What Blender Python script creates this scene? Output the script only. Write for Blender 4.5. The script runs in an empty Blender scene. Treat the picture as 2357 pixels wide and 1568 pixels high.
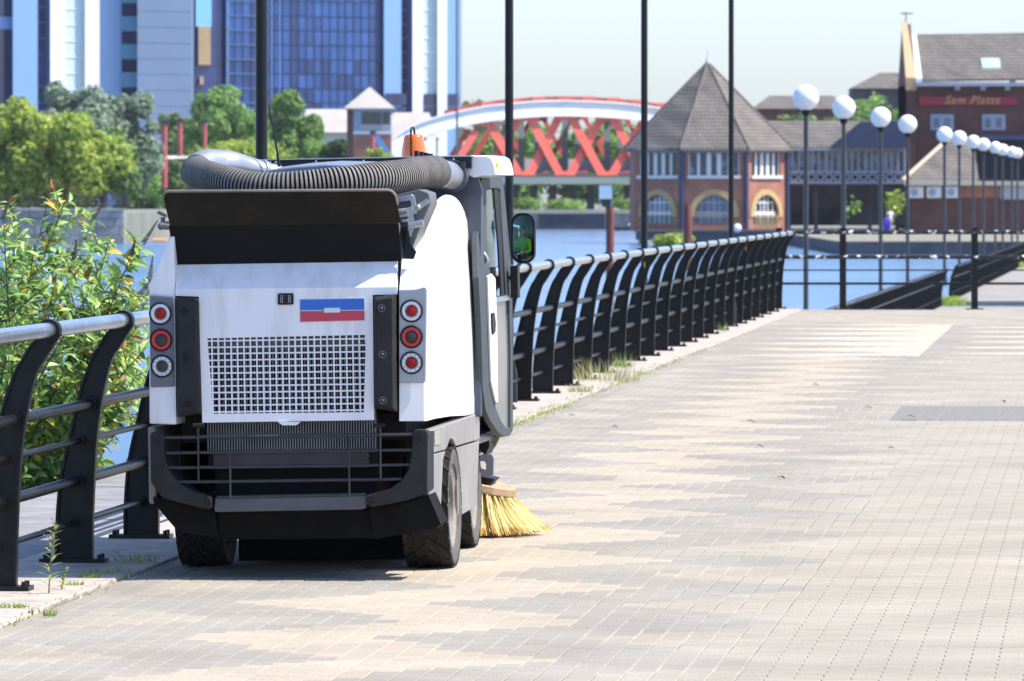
import bpy, bmesh, math, random
from mathutils import Vector, Matrix, noise
random.seed(7)
R = math.radians; PI = math.pi
C = bpy.context.scene.collection
sc = bpy.context.scene
# ------------------------------------------------------------------ camera, world, sun, exposure
CAM_H = 1.7; FPX = 14400.0; HAZE = 0.00005; CX = 1178.5; HY = 444.0     # measured on a 2357 px wide view of the photograph
cam_d = bpy.data.cameras.new('camera'); cam = bpy.data.objects.new('camera', cam_d); C.objects.link(cam)
cam.location = (0, 0, CAM_H); cam.rotation_euler = (PI/2, 0, 0)
cam_d.sensor_width = 36; cam_d.lens = 36*FPX/2357; cam_d.shift_y = -(784-HY)/2357
cam_d.clip_start = 1; cam_d.clip_end = 12000
cam_d.dof.use_dof = True; cam_d.dof.focus_distance = 28.6; cam_d.dof.aperture_fstop = 13.5
sc.camera = cam
SUN_EL, SUN_AZ = 55.0, -7.5        # azimuth counted from +X towards +Y
w = bpy.data.worlds.new("World"); sc.world = w; w.use_nodes = True
nt = w.node_tree; bg = nt.nodes['Background']
sky = nt.nodes.new('ShaderNodeTexSky'); sky.sky_type = 'NISHITA'; sky.sun_disc = False
sky.sun_elevation = R(SUN_EL); sky.sun_rotation = R(90-SUN_AZ)
sky.air_density = 1.0; sky.dust_density = 1.0; sky.ozone_density = 3
tint = nt.nodes.new('ShaderNodeMixRGB'); tint.blend_type = 'MULTIPLY'; tint.inputs[0].default_value = 1
tint.inputs[2].default_value = (0.775, 0.825, 0.985, 1); nt.links.new(sky.outputs[0], tint.inputs[1])
nt.links.new(tint.outputs[0], bg.inputs[0]); bg.inputs[1].default_value = 0.15
sd = bpy.data.lights.new('sun', 'SUN'); sd.energy = 4.0; sd.angle = R(0.5); sd.color = (1, 0.955, 0.87)
so = bpy.data.objects.new('sun', sd); C.objects.link(so)
S = Vector((math.cos(R(SUN_EL))*math.cos(R(SUN_AZ)), math.cos(R(SUN_EL))*math.sin(R(SUN_AZ)), math.sin(R(SUN_EL))))
so.rotation_euler = S.to_track_quat('Z', 'Y').to_euler(); so.location = (20, 20, 40)
sc.view_settings.view_transform = 'Standard'; sc.view_settings.look = 'None'
sc.view_settings.exposure = 0.96; sc.view_settings.gamma = 1; sc.view_settings.use_curve_mapping = False
sc.cycles.max_bounces = 8; sc.cycles.transparent_max_bounces = 12

# ------------------------------------------------------------------ helpers
def W(px, py, D):
    return Vector(((px-CX)/FPX*D, D, CAM_H-(py-HY)/FPX*D))
def tag(o, label=None, cat=None, group=None, kind=None):
    if label: o['label'] = label
    if cat: o['category'] = cat
    if group: o['group'] = group
    if kind: o['kind'] = kind
    return o
def thing(name, label, cat, loc=(0,0,0), rot=(0,0,0), group=None):
    o = bpy.data.objects.new(name, None); C.objects.link(o); o.location = loc; o.rotation_euler = rot
    o.empty_display_size = 0.2
    return tag(o, label, cat, group)
def copy_tree(o, parent=None):
    c = o.copy(); C.objects.link(c)
    if parent: c.parent = parent
    for ch in o.children: copy_tree(ch, c)
    return c

MATS = {}
def mat(name, col, rough=0.6, metal=0.0, var=0.12, scale=6.0, bump=0.0, bscale=60.0, col2=None, spec=0.5, trans=0.0, thr=None, emit=None, coat=0.0, island=0.0, subs=0.0, stretch=None):
    if name in MATS: return MATS[name]
    m = bpy.data.materials.new(name); m.use_nodes = True; MATS[name] = m
    n = m.node_tree.nodes; l = m.node_tree.links; b = n['Principled BSDF']
    b.inputs['Roughness'].default_value = rough; b.inputs['Metallic'].default_value = metal
    b.inputs['Specular IOR Level'].default_value = spec
    b.inputs['Transmission Weight'].default_value = trans
    b.inputs['Coat Weight'].default_value = coat
    tc = n.new('ShaderNodeTexCoord'); src = tc.outputs['Object']
    if stretch:
        mp = n.new('ShaderNodeMapping'); mp.inputs['Scale'].default_value = stretch; l.new(src, mp.inputs[0]); src = mp.outputs[0]
    nz = n.new('ShaderNodeTexNoise'); nz.inputs['Scale'].default_value = scale; nz.inputs['Detail'].default_value = 6
    nz.inputs['Roughness'].default_value = 0.65; l.new(src, nz.inputs['Vector'])
    cr = n.new('ShaderNodeValToRGB'); l.new(nz.outputs[0], cr.inputs[0])
    a = col; c2 = col2 or tuple(min(1, x*(1+var)) for x in col); a0 = col if col2 else tuple(x*(1-var) for x in col)
    cr.color_ramp.elements[0].color = (*a0, 1); cr.color_ramp.elements[1].color = (*c2, 1)
    p0, p1 = thr or (0.3, 0.7)
    cr.color_ramp.elements[0].position = p0; cr.color_ramp.elements[1].position = p1
    out = cr.outputs[0]
    if island:
        g = n.new('ShaderNodeNewGeometry'); hs = n.new('ShaderNodeHueSaturation')
        mr = n.new('ShaderNodeMapRange'); mr.inputs[3].default_value = 1-island; mr.inputs[4].default_value = 1+island
        l.new(g.outputs['Random Per Island'], mr.inputs[0]); l.new(mr.outputs[0], hs.inputs['Value'])
        mr2 = n.new('ShaderNodeMapRange'); mr2.inputs[3].default_value = 0.5+island*0.06; mr2.inputs[4].default_value = 0.5-island*0.06
        l.new(g.outputs['Random Per Island'], mr2.inputs[0]); l.new(mr2.outputs[0], hs.inputs['Hue'])
        l.new(out, hs.inputs['Color']); out = hs.outputs[0]
    l.new(out, b.inputs['Base Color'])
    if bump:
        nb = n.new('ShaderNodeTexNoise'); nb.inputs['Scale'].default_value = bscale; nb.inputs['Detail'].default_value = 5
        l.new(src, nb.inputs['Vector'])
        bp = n.new('ShaderNodeBump'); bp.inputs['Strength'].default_value = bump; bp.inputs['Distance'].default_value = 0.01
        l.new(nb.outputs[0], bp.inputs['Height']); l.new(bp.outputs[0], b.inputs['Normal'])
    if subs:
        tr = n.new('ShaderNodeBsdfTranslucent'); l.new(out, tr.inputs[0]); mx = n.new('ShaderNodeMixShader')
        mx.inputs[0].default_value = subs; l.new(b.outputs[0], mx.inputs[1]); l.new(tr.outputs[0], mx.inputs[2])
        l.new(mx.outputs[0], n['Material Output'].inputs[0])
    return m

class MB:
    def __init__(s): s.v = []; s.f = []; s.mi = []; s.cur = 0
    def quad(s, *p):
        i = len(s.v); s.v += [tuple(q) for q in p]; s.f.append(tuple(range(i, i+len(p)))); s.mi.append(s.cur); return s
    def box(s, x0, x1, y0, y1, z0, z1, M=None):
        c = [Vector((x, y, z)) for z in (z0, z1) for y in (y0, y1) for x in (x0, x1)]
        if M: c = [M @ q for q in c]
        i = len(s.v); s.v += [tuple(q) for q in c]
        for f in ((0,2,3,1), (4,5,7,6), (0,1,5,4), (2,6,7,3), (0,4,6,2), (1,3,7,5)):
            s.f.append(tuple(i+k for k in f)); s.mi.append(s.cur)
        return s
    def loft(s, A, B):          # two matching rings of points, with caps
        n = len(A); i = len(s.v); s.v += [tuple(q) for q in A]+[tuple(q) for q in B]
        for k in range(n):
            s.f.append((i+k, i+(k+1) % n, i+n+(k+1) % n, i+n+k)); s.mi.append(s.cur)
        s.f.append(tuple(i+k for k in reversed(range(n)))); s.f.append(tuple(i+n+k for k in range(n))); s.mi += [s.cur]*2
        return s
    def rings(s, rs, cap=True):
        n = len(rs[0]); i = len(s.v)
        for r in rs: s.v += [tuple(q) for q in r]
        for a in range(len(rs)-1):
            for k in range(n):
                s.f.append((i+a*n+k, i+a*n+(k+1) % n, i+(a+1)*n+(k+1) % n, i+(a+1)*n+k)); s.mi.append(s.cur)
        if cap:
            s.f.append(tuple(i+k for k in reversed(range(n)))); s.f.append(tuple(i+(len(rs)-1)*n+k for k in range(n))); s.mi += [s.cur]*2
        return s
    def tube(s, pts, r, n=10, cap=True):
        pts = [Vector(p) for p in pts]; rs = []; up = None
        for k, p in enumerate(pts):
            d = (pts[min(k+1, len(pts)-1)]-pts[max(k-1, 0)]).normalized()
            if up is None:
                up = Vector((0, 0, 1)) if abs(d.z) < 0.9 else Vector((1, 0, 0))
            a = d.cross(up).normalized(); up = a.cross(d).normalized()
            rr = r[k] if isinstance(r, (list, tuple)) else r
            rs.append([p+a*math.cos(2*PI*j/n)*rr+up*math.sin(2*PI*j/n)*rr for j in range(n)])
        return s.rings(rs, cap)
    def cyl(s, p0, p1, r0, r1=None, n=12): return s.tube([p0, p1], [r0, r0 if r1 is None else r1], n)
    def lathe(s, prof, M=None, n=24, close=False):    # prof: (r, h) about z
        rs = []
        for r, h in prof:
            ring = [Vector((r*math.cos(2*PI*j/n), r*math.sin(2*PI*j/n), h)) for j in range(n)]
            if M: ring = [M @ q for q in ring]
            rs.append(ring)
        if close: rs.append(rs[0]); return s.rings(rs, False)
        return s.rings(rs)
    def sphere(s, c, r, n=16, m=10, sq=(1,1,1)):
        c = Vector(c)
        return s.lathe([(max(1e-4, r*math.sin(PI*k/m)), -r*math.cos(PI*k/m)) for k in range(m+1)],
                       Matrix.Translation(c) @ Matrix.Diagonal((*sq, 1)), n)
    def plate(s, outer, holes, fn, t):   # outer and holes: 2D loops; fn(a, b, w) -> point; t = (w0, w1)
        bm = bmesh.new(); ed = []
        loops = []
        for lp in [outer]+list(holes):
            vs = [bm.verts.new((p[0], p[1], 0)) for p in lp]; loops.append(vs)
            ed += [bm.edges.new((vs[k], vs[(k+1) % len(vs)])) for k in range(len(vs))]
        bmesh.ops.triangle_fill(bm, use_beauty=True, use_dissolve=False, edges=ed)
        bm.verts.index_update(); bm.verts.ensure_lookup_table()
        base = len(s.v); n = len(bm.verts)
        for wv in t: s.v += [tuple(fn(v.co.x, v.co.y, wv)) for v in bm.verts]
        for f in bm.faces:
            ix = [v.index for v in f.verts]
            s.f.append(tuple(base+k for k in ix)); s.f.append(tuple(base+n+k for k in reversed(ix))); s.mi += [s.cur]*2
        for vs in loops:
            for k in range(len(vs)):
                a, b = vs[k].index, vs[(k+1) % len(vs)].index
                s.f.append((base+a, base+b, base+n+b, base+n+a)); s.mi.append(s.cur)
        bm.free(); return s
    def build(s, name, mats, parent=None, smooth=None, bevel=0, seg=2, fix=True, mesh_only=False):
        me = bpy.data.meshes.new(name); me.from_pydata(s.v, [], s.f)
        for m in (mats if isinstance(mats, (list, tuple)) else [mats]): me.materials.append(m)
        me.polygons.foreach_set('material_index', s.mi)
        if fix:
            bm = bmesh.new(); bm.from_mesh(me); bmesh.ops.remove_doubles(bm, verts=bm.verts, dist=1e-5)
            bmesh.ops.recalc_face_normals(bm, faces=bm.faces)
            if smooth:
                for e in bm.edges:
                    e.smooth = len(e.link_faces) == 2 and e.calc_face_angle(0) < R(smooth)
                for f in bm.faces: f.smooth = True
            bm.to_mesh(me); bm.free()
        me.update()
        if mesh_only: return me
        o = bpy.data.objects.new(name, me); C.objects.link(o)
        if parent: o.parent = parent
        if bevel:
            b = o.modifiers.new('bevel', 'BEVEL'); b.width = bevel; b.segments = seg; b.limit_method = 'ANGLE'; b.angle_limit = R(30)
            b.harden_normals = True
            for p in me.polygons: p.use_smooth = True
        return o
def rrect(x0, x1, z0, z1, r, n=4):
    out = []
    for cx, cz, a0 in ((x1-r, z1-r, 0), (x0+r, z1-r, 90), (x0+r, z0+r, 180), (x1-r, z0+r, 270)):
        for k in range(n+1):
            a = R(a0+90*k/n); out.append((cx+r*math.cos(a), cz+r*math.sin(a)))
    return out
def spline(pts, n):
    pts = [Vector(p) for p in pts]; out = []
    P = [pts[0]*2-pts[1]]+pts+[pts[-1]*2-pts[-2]]
    for i in range(1, len(P)-2):
        for k in range(n):
            t = k/n; a, b, c, d = P[i-1], P[i], P[i+1], P[i+2]
            out.append(0.5*((2*b)+(-a+c)*t+(2*a-5*b+4*c-d)*t*t+(-a+3*b-3*c+d)*t**3))
    out.append(pts[-1]); return out
XZ = lambda y: (lambda a, b, w_: (a, y+w_, b))

# ------------------------------------------------------------------ fence-line frame: s to the right of the fence, t along it
PHI = math.atan(0.0937); DT = Vector((math.sin(PHI), math.cos(PHI), 0)); DS = Vector((math.cos(PHI), -math.sin(PHI), 0))
F0 = Vector((0.067-0.0937*50.7, 0, 0))
def F(s, t, z=0.0): return F0+DS*s+DT*t+Vector((0, 0, z))
MF = Matrix.Translation(F0) @ Matrix.Rotation(-PHI, 4, 'Z')      # (s, t, z) -> world

# ------------------------------------------------------------------ materials of the setting
M_water = mat('water', (0.10, 0.20, 0.33), 0.16, var=0.25, scale=0.05)
def water_nodes(m):
    n = m.node_tree.nodes; l = m.node_tree.links; b = n['Principled BSDF']
    tc = n.new('ShaderNodeTexCoord'); mp = n.new('ShaderNodeMapping'); mp.inputs['Scale'].default_value = (1.0, 1.0, 1)
    l.new(tc.outputs['Object'], mp.inputs[0])
    a = n.new('ShaderNodeTexNoise'); a.inputs['Scale'].default_value = 1.1; a.inputs['Detail'].default_value = 5; a.inputs['Roughness'].default_value = 0.6
    l.new(mp.outputs[0], a.inputs['Vector'])
    bp = n.new('ShaderNodeBump'); bp.inputs['Strength'].default_value = 1.0; bp.inputs['Distance'].default_value = 0.32
    l.new(a.outputs[0], bp.inputs['Height']); l.new(bp.outputs[0], b.inputs['Normal'])
    b.inputs['IOR'].default_value = 1.33
water_nodes(M_water)
M_conc = mat('kerb_concrete', (0.42, 0.36, 0.30), 0.85, var=0.3, scale=5, bump=0.6, bscale=45)
M_slab = mat('strip_concrete', (0.235, 0.225, 0.22), 0.85, var=0.3, scale=3, bump=0.5, bscale=60)
M_quay = mat('quay_stone', (0.30, 0.28, 0.26), 0.85, var=0.45, scale=0.6, bump=0.5, bscale=3)
M_quayd = mat('quay_dark_stone', (0.045, 0.05, 0.07), 0.8, var=0.5, scale=0.7)
M_land = mat('far_ground', (0.20, 0.19, 0.15), 0.9, var=0.4, scale=0.08)
M_black = mat('black_gloss_paint', (0.007, 0.007, 0.008), 0.38, var=0.4, scale=14, bump=0.08, bscale=60, spec=0.3)
M_pole = mat('chipped_black_paint', (0.006, 0.006, 0.007), 0.38, spec=0.3, scale=16, col2=(0.55, 0.55, 0.55), thr=(0.70, 0.74), bump=0.2, bscale=30, stretch=(1, 1, 0.25))
M_steel = mat('brushed_steel_rail', (0.55, 0.56, 0.58), 0.22, 0.9, var=0.25, scale=9)
M_worn = mat('worn_black_rail', (0.012, 0.012, 0.014), 0.35, scale=11, col2=(0.85, 0.85, 0.85), thr=(0.575, 0.61))

# ------------------------------------------------------------------ ground, water, strips
WZ = -2.0
b = MB().quad((-900, -60, WZ), (900, -60, WZ), (900, 1500, WZ), (-900, 1500, WZ))
tag(b.build('water', M_water), kind='structure')
PE = 91.4      # far end of the upper promenade (depth)
def sF(x, y): # world -> (s,t)
    d = Vector((x, y, 0))-F0; return d.dot(DS), d.dot(DT)
# promenade body (retaining block) with its outer concrete strip
b = MB(); tE = 91.6
b.box(-1.35, 40, -40, tE, WZ-1, -0.06, MF)
tag(b.build('promenade_wall', M_quay), kind='structure')
b = MB(); b.box(-1.35, 0.02, -40, tE, -0.055, -0.006, MF)
tag(b.build('outer_strip', M_slab), kind='structure')
b = MB()
random.seed(3)
t = -20.0
while t < tE-0.05:
    L_ = min(2.4, tE-t); b.box(-0.30+0.02, 0.385+random.uniform(-0.012, 0.012), t+0.006, t+L_-0.006, -0.05, 0.012+random.uniform(-0.003, 0.003), MF); t += L_
kerb = tag(b.build('kerb_strip', M_conc, bevel=0.006), kind='structure')
# block paving ------------------------------------------------------
def pav_mat():
    m = bpy.data.materials.new('block_paving'); m.use_nodes = True; n = m.node_tree.nodes; l = m.node_tree.links; b = n['Principled BSDF']
    b.inputs['Roughness'].default_value = 0.95; b.inputs['Specular IOR Level'].default_value = 0.06
    at = n.new('ShaderNodeAttribute'); at.attribute_name = 'tone'
    geo = n.new('ShaderNodeNewGeometry')
    nz = n.new('ShaderNodeTexNoise'); nz.inputs['Scale'].default_value = 95; nz.inputs['Detail'].default_value = 3; l.new(geo.outputs['Position'], nz.inputs['Vector'])
    n2 = n.new('ShaderNodeTexNoise'); n2.inputs['Scale'].default_value = 1.1; n2.inputs['Detail'].default_value = 5; l.new(geo.outputs['Position'], n2.inputs['Vector'])
    r1 = n.new('ShaderNodeMapRange'); r1.inputs[1].default_value = 0.3; r1.inputs[2].default_value = 0.7; r1.inputs[3].default_value = 0.80; r1.inputs[4].default_value = 1.15; l.new(nz.outputs[0], r1.inputs[0])
    r2 = n.new('ShaderNodeMapRange'); r2.inputs[1].default_value = 0.3; r2.inputs[2].default_value = 0.7; r2.inputs[3].default_value = 0.70; r2.inputs[4].default_value = 0.90; l.new(n2.outputs[0], r2.inputs[0])
    mu = n.new('ShaderNodeMath'); mu.operation = 'MULTIPLY'; l.new(r1.outputs[0], mu.inputs[0]); l.new(r2.outputs[0], mu.inputs[1])
    vm = n.new('ShaderNodeVectorMath'); vm.operation = 'SCALE'; l.new(at.outputs['Color'], vm.inputs[0]); l.new(mu.outputs[0], vm.inputs['Scale'])
    l.new(vm.outputs[0], b.inputs['Base Color'])
    bp = n.new('ShaderNodeBump'); bp.inputs['Strength'].default_value = 0.35; bp.inputs['Distance'].default_value = 0.002
    l.new(nz.outputs[0], bp.inputs['Height']); l.new(bp.outputs[0], b.inputs['Normal'])
    return m
M_pav = pav_mat()
BUFF, GREY, PINK, CREAM = (0.50, 0.425, 0.325), (0.375, 0.34, 0.285), (0.435, 0.385, 0.308), (0.60, 0.51, 0.40)
def tone(s, t):
    D = t
    def tri(x): x = x % 1.0; return 2*x if x < 0.5 else 2-2*x
    if t > 65.8 and t < 81.3:
        ph = (t-65.8)/2.58; k = ph % 1.0
        if s < 2.78:
            edge = 0.75+1.95*tri(k)           # grey wedges narrowing to the right
            return CREAM if s > edge else GREY
        edge = 2.95+1.9*(1-tri(k+0.1))
        return CREAM if s > edge and k > 0.25 else GREY
    if t >= 81.3: return PINK if (int(s*2+t) % 7) else GREY
    c = 0.80*tri((t-24.15)/2.07)     # 1 at 25.17 + 2.07 k
    amp = 1.12+c
    if amp <= s <= amp+0.78: return BUFF
    if amp+0.78 < s <= amp+1.56: return GREY
    if amp-0.78 < s < amp: return GREY
    if s >= amp+1.56: return PINK
    return PINK if s > 0.62 else GREY
def jit(c, k=0.035):
    g = random.uniform(1-k, 1+k); return (c[0]*g*random.uniform(.985, 1.015), c[1]*g, c[2]*g*random.uniform(.985, 1.015), 1.0)
SPL = 3.4
cells = []
random.seed(11)
nc = int((SPL-0.4)/0.1)
for i in range(nc):
    s0 = 0.4+i*0.1; t0 = 20.2-(0.1 if i % 2 else 0)
    while t0 < tE-0.2:
        cells.append((s0, s0+0.1, t0, t0+0.2)); t0 += 0.2
j = 0; t0 = 20.1
while t0 < tE-0.15:
    s0 = SPL+(0.0 if j % 2 else 0)
    if j % 2: cells.append((s0, s0+0.1, t0, t0+0.1)); s0 += 0.1
    while s0 < 6.6:
        cells.append((s0, s0+0.2, t0, t0+0.1)); s0 += 0.2
    t0 += 0.1; j += 1
holes_cov = (3.12, 5.62, 47.3, 50.45)   # where the access cover lies
def in_view(s, t):
    p = F(s, t); px = CX+FPX*p.x/p.y; py = HY+FPX*CAM_H/p.y
    return -25 < px < 2380 and py < 1580
def in_cov(c): sm, tm = (c[0]+c[1])/2, (c[2]+c[3])/2; return holes_cov[0] < sm < holes_cov[1] and holes_cov[2] < tm < holes_cov[3]
cells = [c for c in cells if not in_cov(c)]
near = sorted([c for c in cells if in_view((c[0]+c[1])/2, (c[2]+c[3])/2) and c[2] > 21.3], key=lambda c: F((c[0]+c[1])/2, c[2]).y)[:300]
nearset = set(near)
def paver_geo(v, f, cols, c, dz, col, M=None):
    g = 0.0021; x0, x1, y0, y1 = c[0]+g, c[1]-g, c[2]+g, c[3]-g; ch = 0.003
    i = len(v)
    pts = [(x0, y0, dz-0.02), (x1, y0, dz-0.02), (x1, y1, dz-0.02), (x0, y1, dz-0.02),
           (x0, y0, dz-ch), (x1, y0, dz-ch), (x1, y1, dz-ch), (x0, y1, dz-ch),
           (x0+ch, y0+ch, dz), (x1-ch, y0+ch, dz), (x1-ch, y1-ch, dz), (x0+ch, y1-ch, dz)]
    v += [tuple(M @ Vector(p)) if M else p for p in pts]
    fs = [(i+8, i+9, i+10, i+11)]
    for k in range(4):
        a, b2 = k, (k+1) % 4
        fs.append((i+a, i+b2, i+4+b2, i+4+a)); fs.append((i+4+a, i+4+b2, i+8+b2, i+8+a))
    f += fs; cols += [col]*len(fs)
def col_mesh(name, v, f, cols, m):
    me = bpy.data.meshes.new(name); me.from_pydata(v, [], f)
    at = me.attributes.new('tone', 'FLOAT_COLOR', 'FACE')
    at.data.foreach_set('color', [x for c in cols for x in c]); me.materials.append(m); me.update(); return me
M_joint = mat('joint_sand', (0.13, 0.12, 0.11), 0.95, scale=0.9, col2=(0.45, 0.42, 0.37), thr=(0.44, 0.62), bump=0.3)
M_plain = mat('distant_paving', (0.32, 0.285, 0.24), 0.9, var=0.1, scale=2)
b = MB(); b.box(0.385, SPL, -40, tE, -0.059, -0.0035, MF); b.cur = 1; b.box(SPL, 6.62, -40, tE, -0.059, -0.0045, MF)
prom = tag(b.build('promenade', [M_joint, mat('dark_joint_sand', (0.10, 0.09, 0.08), 0.95, scale=1.2, col2=(0.26, 0.24, 0.21), thr=(.4, .65))]), kind='structure')
b = MB(); b.box(6.62, 40, -40, tE, -0.058, -0.002, MF); b.box(0.40, 6.6, -40, 20.0, -0.0034, 0.0, MF)
tag(b.build('promenade_side_paving', M_plain), kind='structure')
variants = {}
for c in near:
    sm, tm = (c[0]+c[1])/2, (c[2]+c[3])/2; T = tone(sm, tm); wide = c[1]-c[0] > 0.15; small = (c[1]-c[0] < .15 and c[3]-c[2] < .15)
    key = (wide, small, T, random.randrange(3))
    if key not in variants:
        v, f, cols = [], [], []; hw, hh = (c[1]-c[0])/2, (c[3]-c[2])/2
        paver_geo(v, f, cols, (-hw, hw, -hh, hh), 0, jit(T)); variants[key] = col_mesh('paver', v, f, cols, M_pav)
    o = bpy.data.objects.new('paver', variants[key]); C.objects.link(o); o.parent = prom
    o.location = F(sm, tm, random.uniform(-0.0006, 0.0006)); o.rotation_euler = (random.uniform(-.002, .002), random.uniform(-.002, .002), -PHI)
v, f, cols = [], [], []
for c in cells:
    if c in nearset: continue
    T = tone((c[0]+c[1])/2, (c[2]+c[3])/2)
    paver_geo(v, f, cols, c, random.uniform(-0.0007, 0.0007), jit(T), MF)
o = bpy.data.objects.new('block_paving', col_mesh('block_paving', v, f, cols, M_pav)); C.objects.link(o); o.parent = prom; tag(o, kind='stuff')
# access cover: recessed tray with infill and pale joint
M_cov = mat('cover_infill', (0.22, 0.215, 0.20), 1.0, spec=0.0, var=0.25, scale=20, bump=0.4)
M_covf = mat('cover_frame', (0.24, 0.235, 0.22), 1.0, 0.0, spec=0.0, var=0.2)
cv = thing('access_cover', 'wide grey recessed access cover set flush in the pale paving at the right', 'access cover', F(holes_cov[0]+1.2, 48.9), (0, 0, -PHI))
x0, x1, y0, y1 = holes_cov[0]-F(0, 0).x*0, holes_cov[1], 0, 0
hx0, hx1, hy0, hy1 = -1.23, 1.3, -1.6, 1.54
MB().box(hx0, hx1, hy0, hy1, -0.05, -0.0026).build('frame', M_covf, cv)
k = 0
for (a, c2) in ((hx0+.02, hx0+.36), (hx0+.38, 0.63), (0.73, hx1-.02)):
    MB().box(a, c2, hy0+.02, hy1-.02, -0.004, 0.002).build('cover_plate', M_cov, cv, bevel=0.001)
MB().box(0.645, 0.715, hy0+.02, hy1-.1, -0.004, 0.0015).build('sealing_strip', mat('pale_mortar', (0.7, 0.68, 0.62), .9), cv)

# ------------------------------------------------------------------ curved railing
rail = thing('railing', 'long black waterside railing with inward curved flat posts beside the sweeper', 'railing', F(0, 55), (0, 0, -PHI))
cl = [(-.078, 0), (-.076, .19), (-.058, .395), (-.014, .595), (.034, .794), (.083, .937), (.115, .99), (.150, 1.05), (.188, 1.09)]
cr_ = [(.275, 1.10), (.243, 1.05), (.205, .99), (.172, .937), (.135, .794), (.105, .595), (.092, .395), (.084, .19), (.082, 0)]
RAILS = [(.23, 1.117, .033), (.076, .736, .024), (.034, .568, .014), (.016, .384, .024), (0, .192, .014)]
b = MB()
sp = lambda P: [(q.x, q.y) for q in spline([(x, z, 0) for x, z in P], 3)]
prof = sp(cl)+sp(cr_)
b.plate(prof, [], lambda a, c, w_: (a, w_, c), (-.008, .008))
for P in (cl, cr_):                      # edge flanges
    q = sp(P)
    b.rings([[(x-.006, -.026, z), (x+.006, -.026, z), (x+.006, .026, z), (x-.006, .026, z)] for x, z in q])
b.box(-.15, .15, -.07, .07, 0.008, .03)
for bx in (-.125, .125): b.cyl((bx, .04, .03), (bx, .04, .05), .012, n=6); b.cyl((bx, -.04, .03), (bx, -.04, .05), .012, n=6)
for (x, z, r) in RAILS:
    rr = r+(.014 if z > 1 else .012)
    b.cyl((x, -.035, z), (x, .035, z), rr, n=20)
    b.cyl((x, -.042, z), (x, .042, z), rr-.008, n=20)
post_me = b.build('post', M_black, smooth=40, mesh_only=True)
PSP = 2.02; first = 28.55-PSP*2
NP = 34
for k in range(NP):
    tw = (50.9-F(0, 0).y)+(k-13)*PSP       # post 13 stands near depth 50.7
    tw = 50.9/math.cos(PHI)+(k-13)*PSP if False else 50.95+(k-13)*PSP
    if tw > tE-.1: break
    o = bpy.data.objects.new('post', post_me); C.objects.link(o); o.parent = rail; o.location = (0, tw-55, 0); last = tw
for (x, z, r) in RAILS:
    b = MB(); n0 = 50.95-13*PSP-0.5
    b.cyl((x, n0-55, z), (x, last-55+.04, z), r, n=14)
    b.build('rail', M_steel if z > 1 else M_black, rail, smooth=40)
# orange tags on the railing
for tt, zz in ((62.9, .98), (81, .98)):
    o = MB().box(.10, .106, -.02, .02, -.03, .03).build('reflector_tag', mat('orange_tag', (.9, .35, .03), .5), None)
    o.parent = rail; o.location = (.04, tt-55, zz)

# globe street lamps ---------------------------------------------------------
M_globe = mat('white_globe', (0.86, 0.84, 0.79), 0.28, var=0.03)
def lamp_proto(h, rp, label, group, pm):
    L_ = thing('globe_lamp', label, 'street lamp', group=group)
    b = MB(); b.lathe([(rp*1.9, 0), (rp*1.9, .25), (rp*1.25, .33), (rp, .40), (rp*.92, h-.35), (rp*.9, h-.2)], n=16); b.build('pole', pm, L_, smooth=40)
    b = MB(); b.lathe([(.05, h-.22), (.08, h-.18), (.09, h-.10), (.05, h-.05)], n=16); b.build('collar', M_black, L_, smooth=40)
    b = MB(); b.sphere((0, 0, h+.13), .25, 28, 18); b.build('globe', M_globe, L_, smooth=60)
    return L_
ords = ['nearest tall black lamp pole, rising behind the left of the sweeper', 'tall black lamp pole rising just right of the sweeper cab',
        'black lamp pole between the red bridge and the steep pyramid roof', 'farthest black pole on the curved railing, in front of the pyramid roof']
big = lamp_proto(5.2, .036, ords[0], 'tall lamp poles along the curved railing', M_pole)
for k, (px, D) in enumerate(((602, 36.2), (1172, 50.4), (1483, 65), (1683, 80))):
    o = big if k == 0 else copy_tree(big); p = W(px, HY, D); o.location = (p.x, p.y, 0); tag(o, ords[k]); o.rotation_euler.z = k

# cross railing at the promenade end -------------------------------------------------
xr = thing('cross_railing', 'straight black railing with peeling paint across the far end of the promenade', 'railing', W(1940, 713, 91.0))
ox = xr.location.copy()
M_cross = M_worn
b0 = MB(); b0.box(-.048, .048, -.02, .02, 0.01, 1.19); b0.box(-.13, .13, -.08, .08, 0.004, .02)
pm = b0.build('post', M_black, mesh_only=True)
for k in range(-1, 9):
    o = bpy.data.objects.new('post', pm); C.objects.link(o); o.parent = xr; o.location = ((k)*1.915 if k >= 0 else -.93, .0, -ox.z)
for z, r, mm in ((1.125, .031, M_cross), (.765, .029, M_cross), (.575, .010, M_black), (.38, .019, M_black)):
    b = MB(); b.cyl((-.95, -.0, z-ox.z), (15.4, 0, z-ox.z), r, n=10); b.build('rail', mm, xr, smooth=40)

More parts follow.
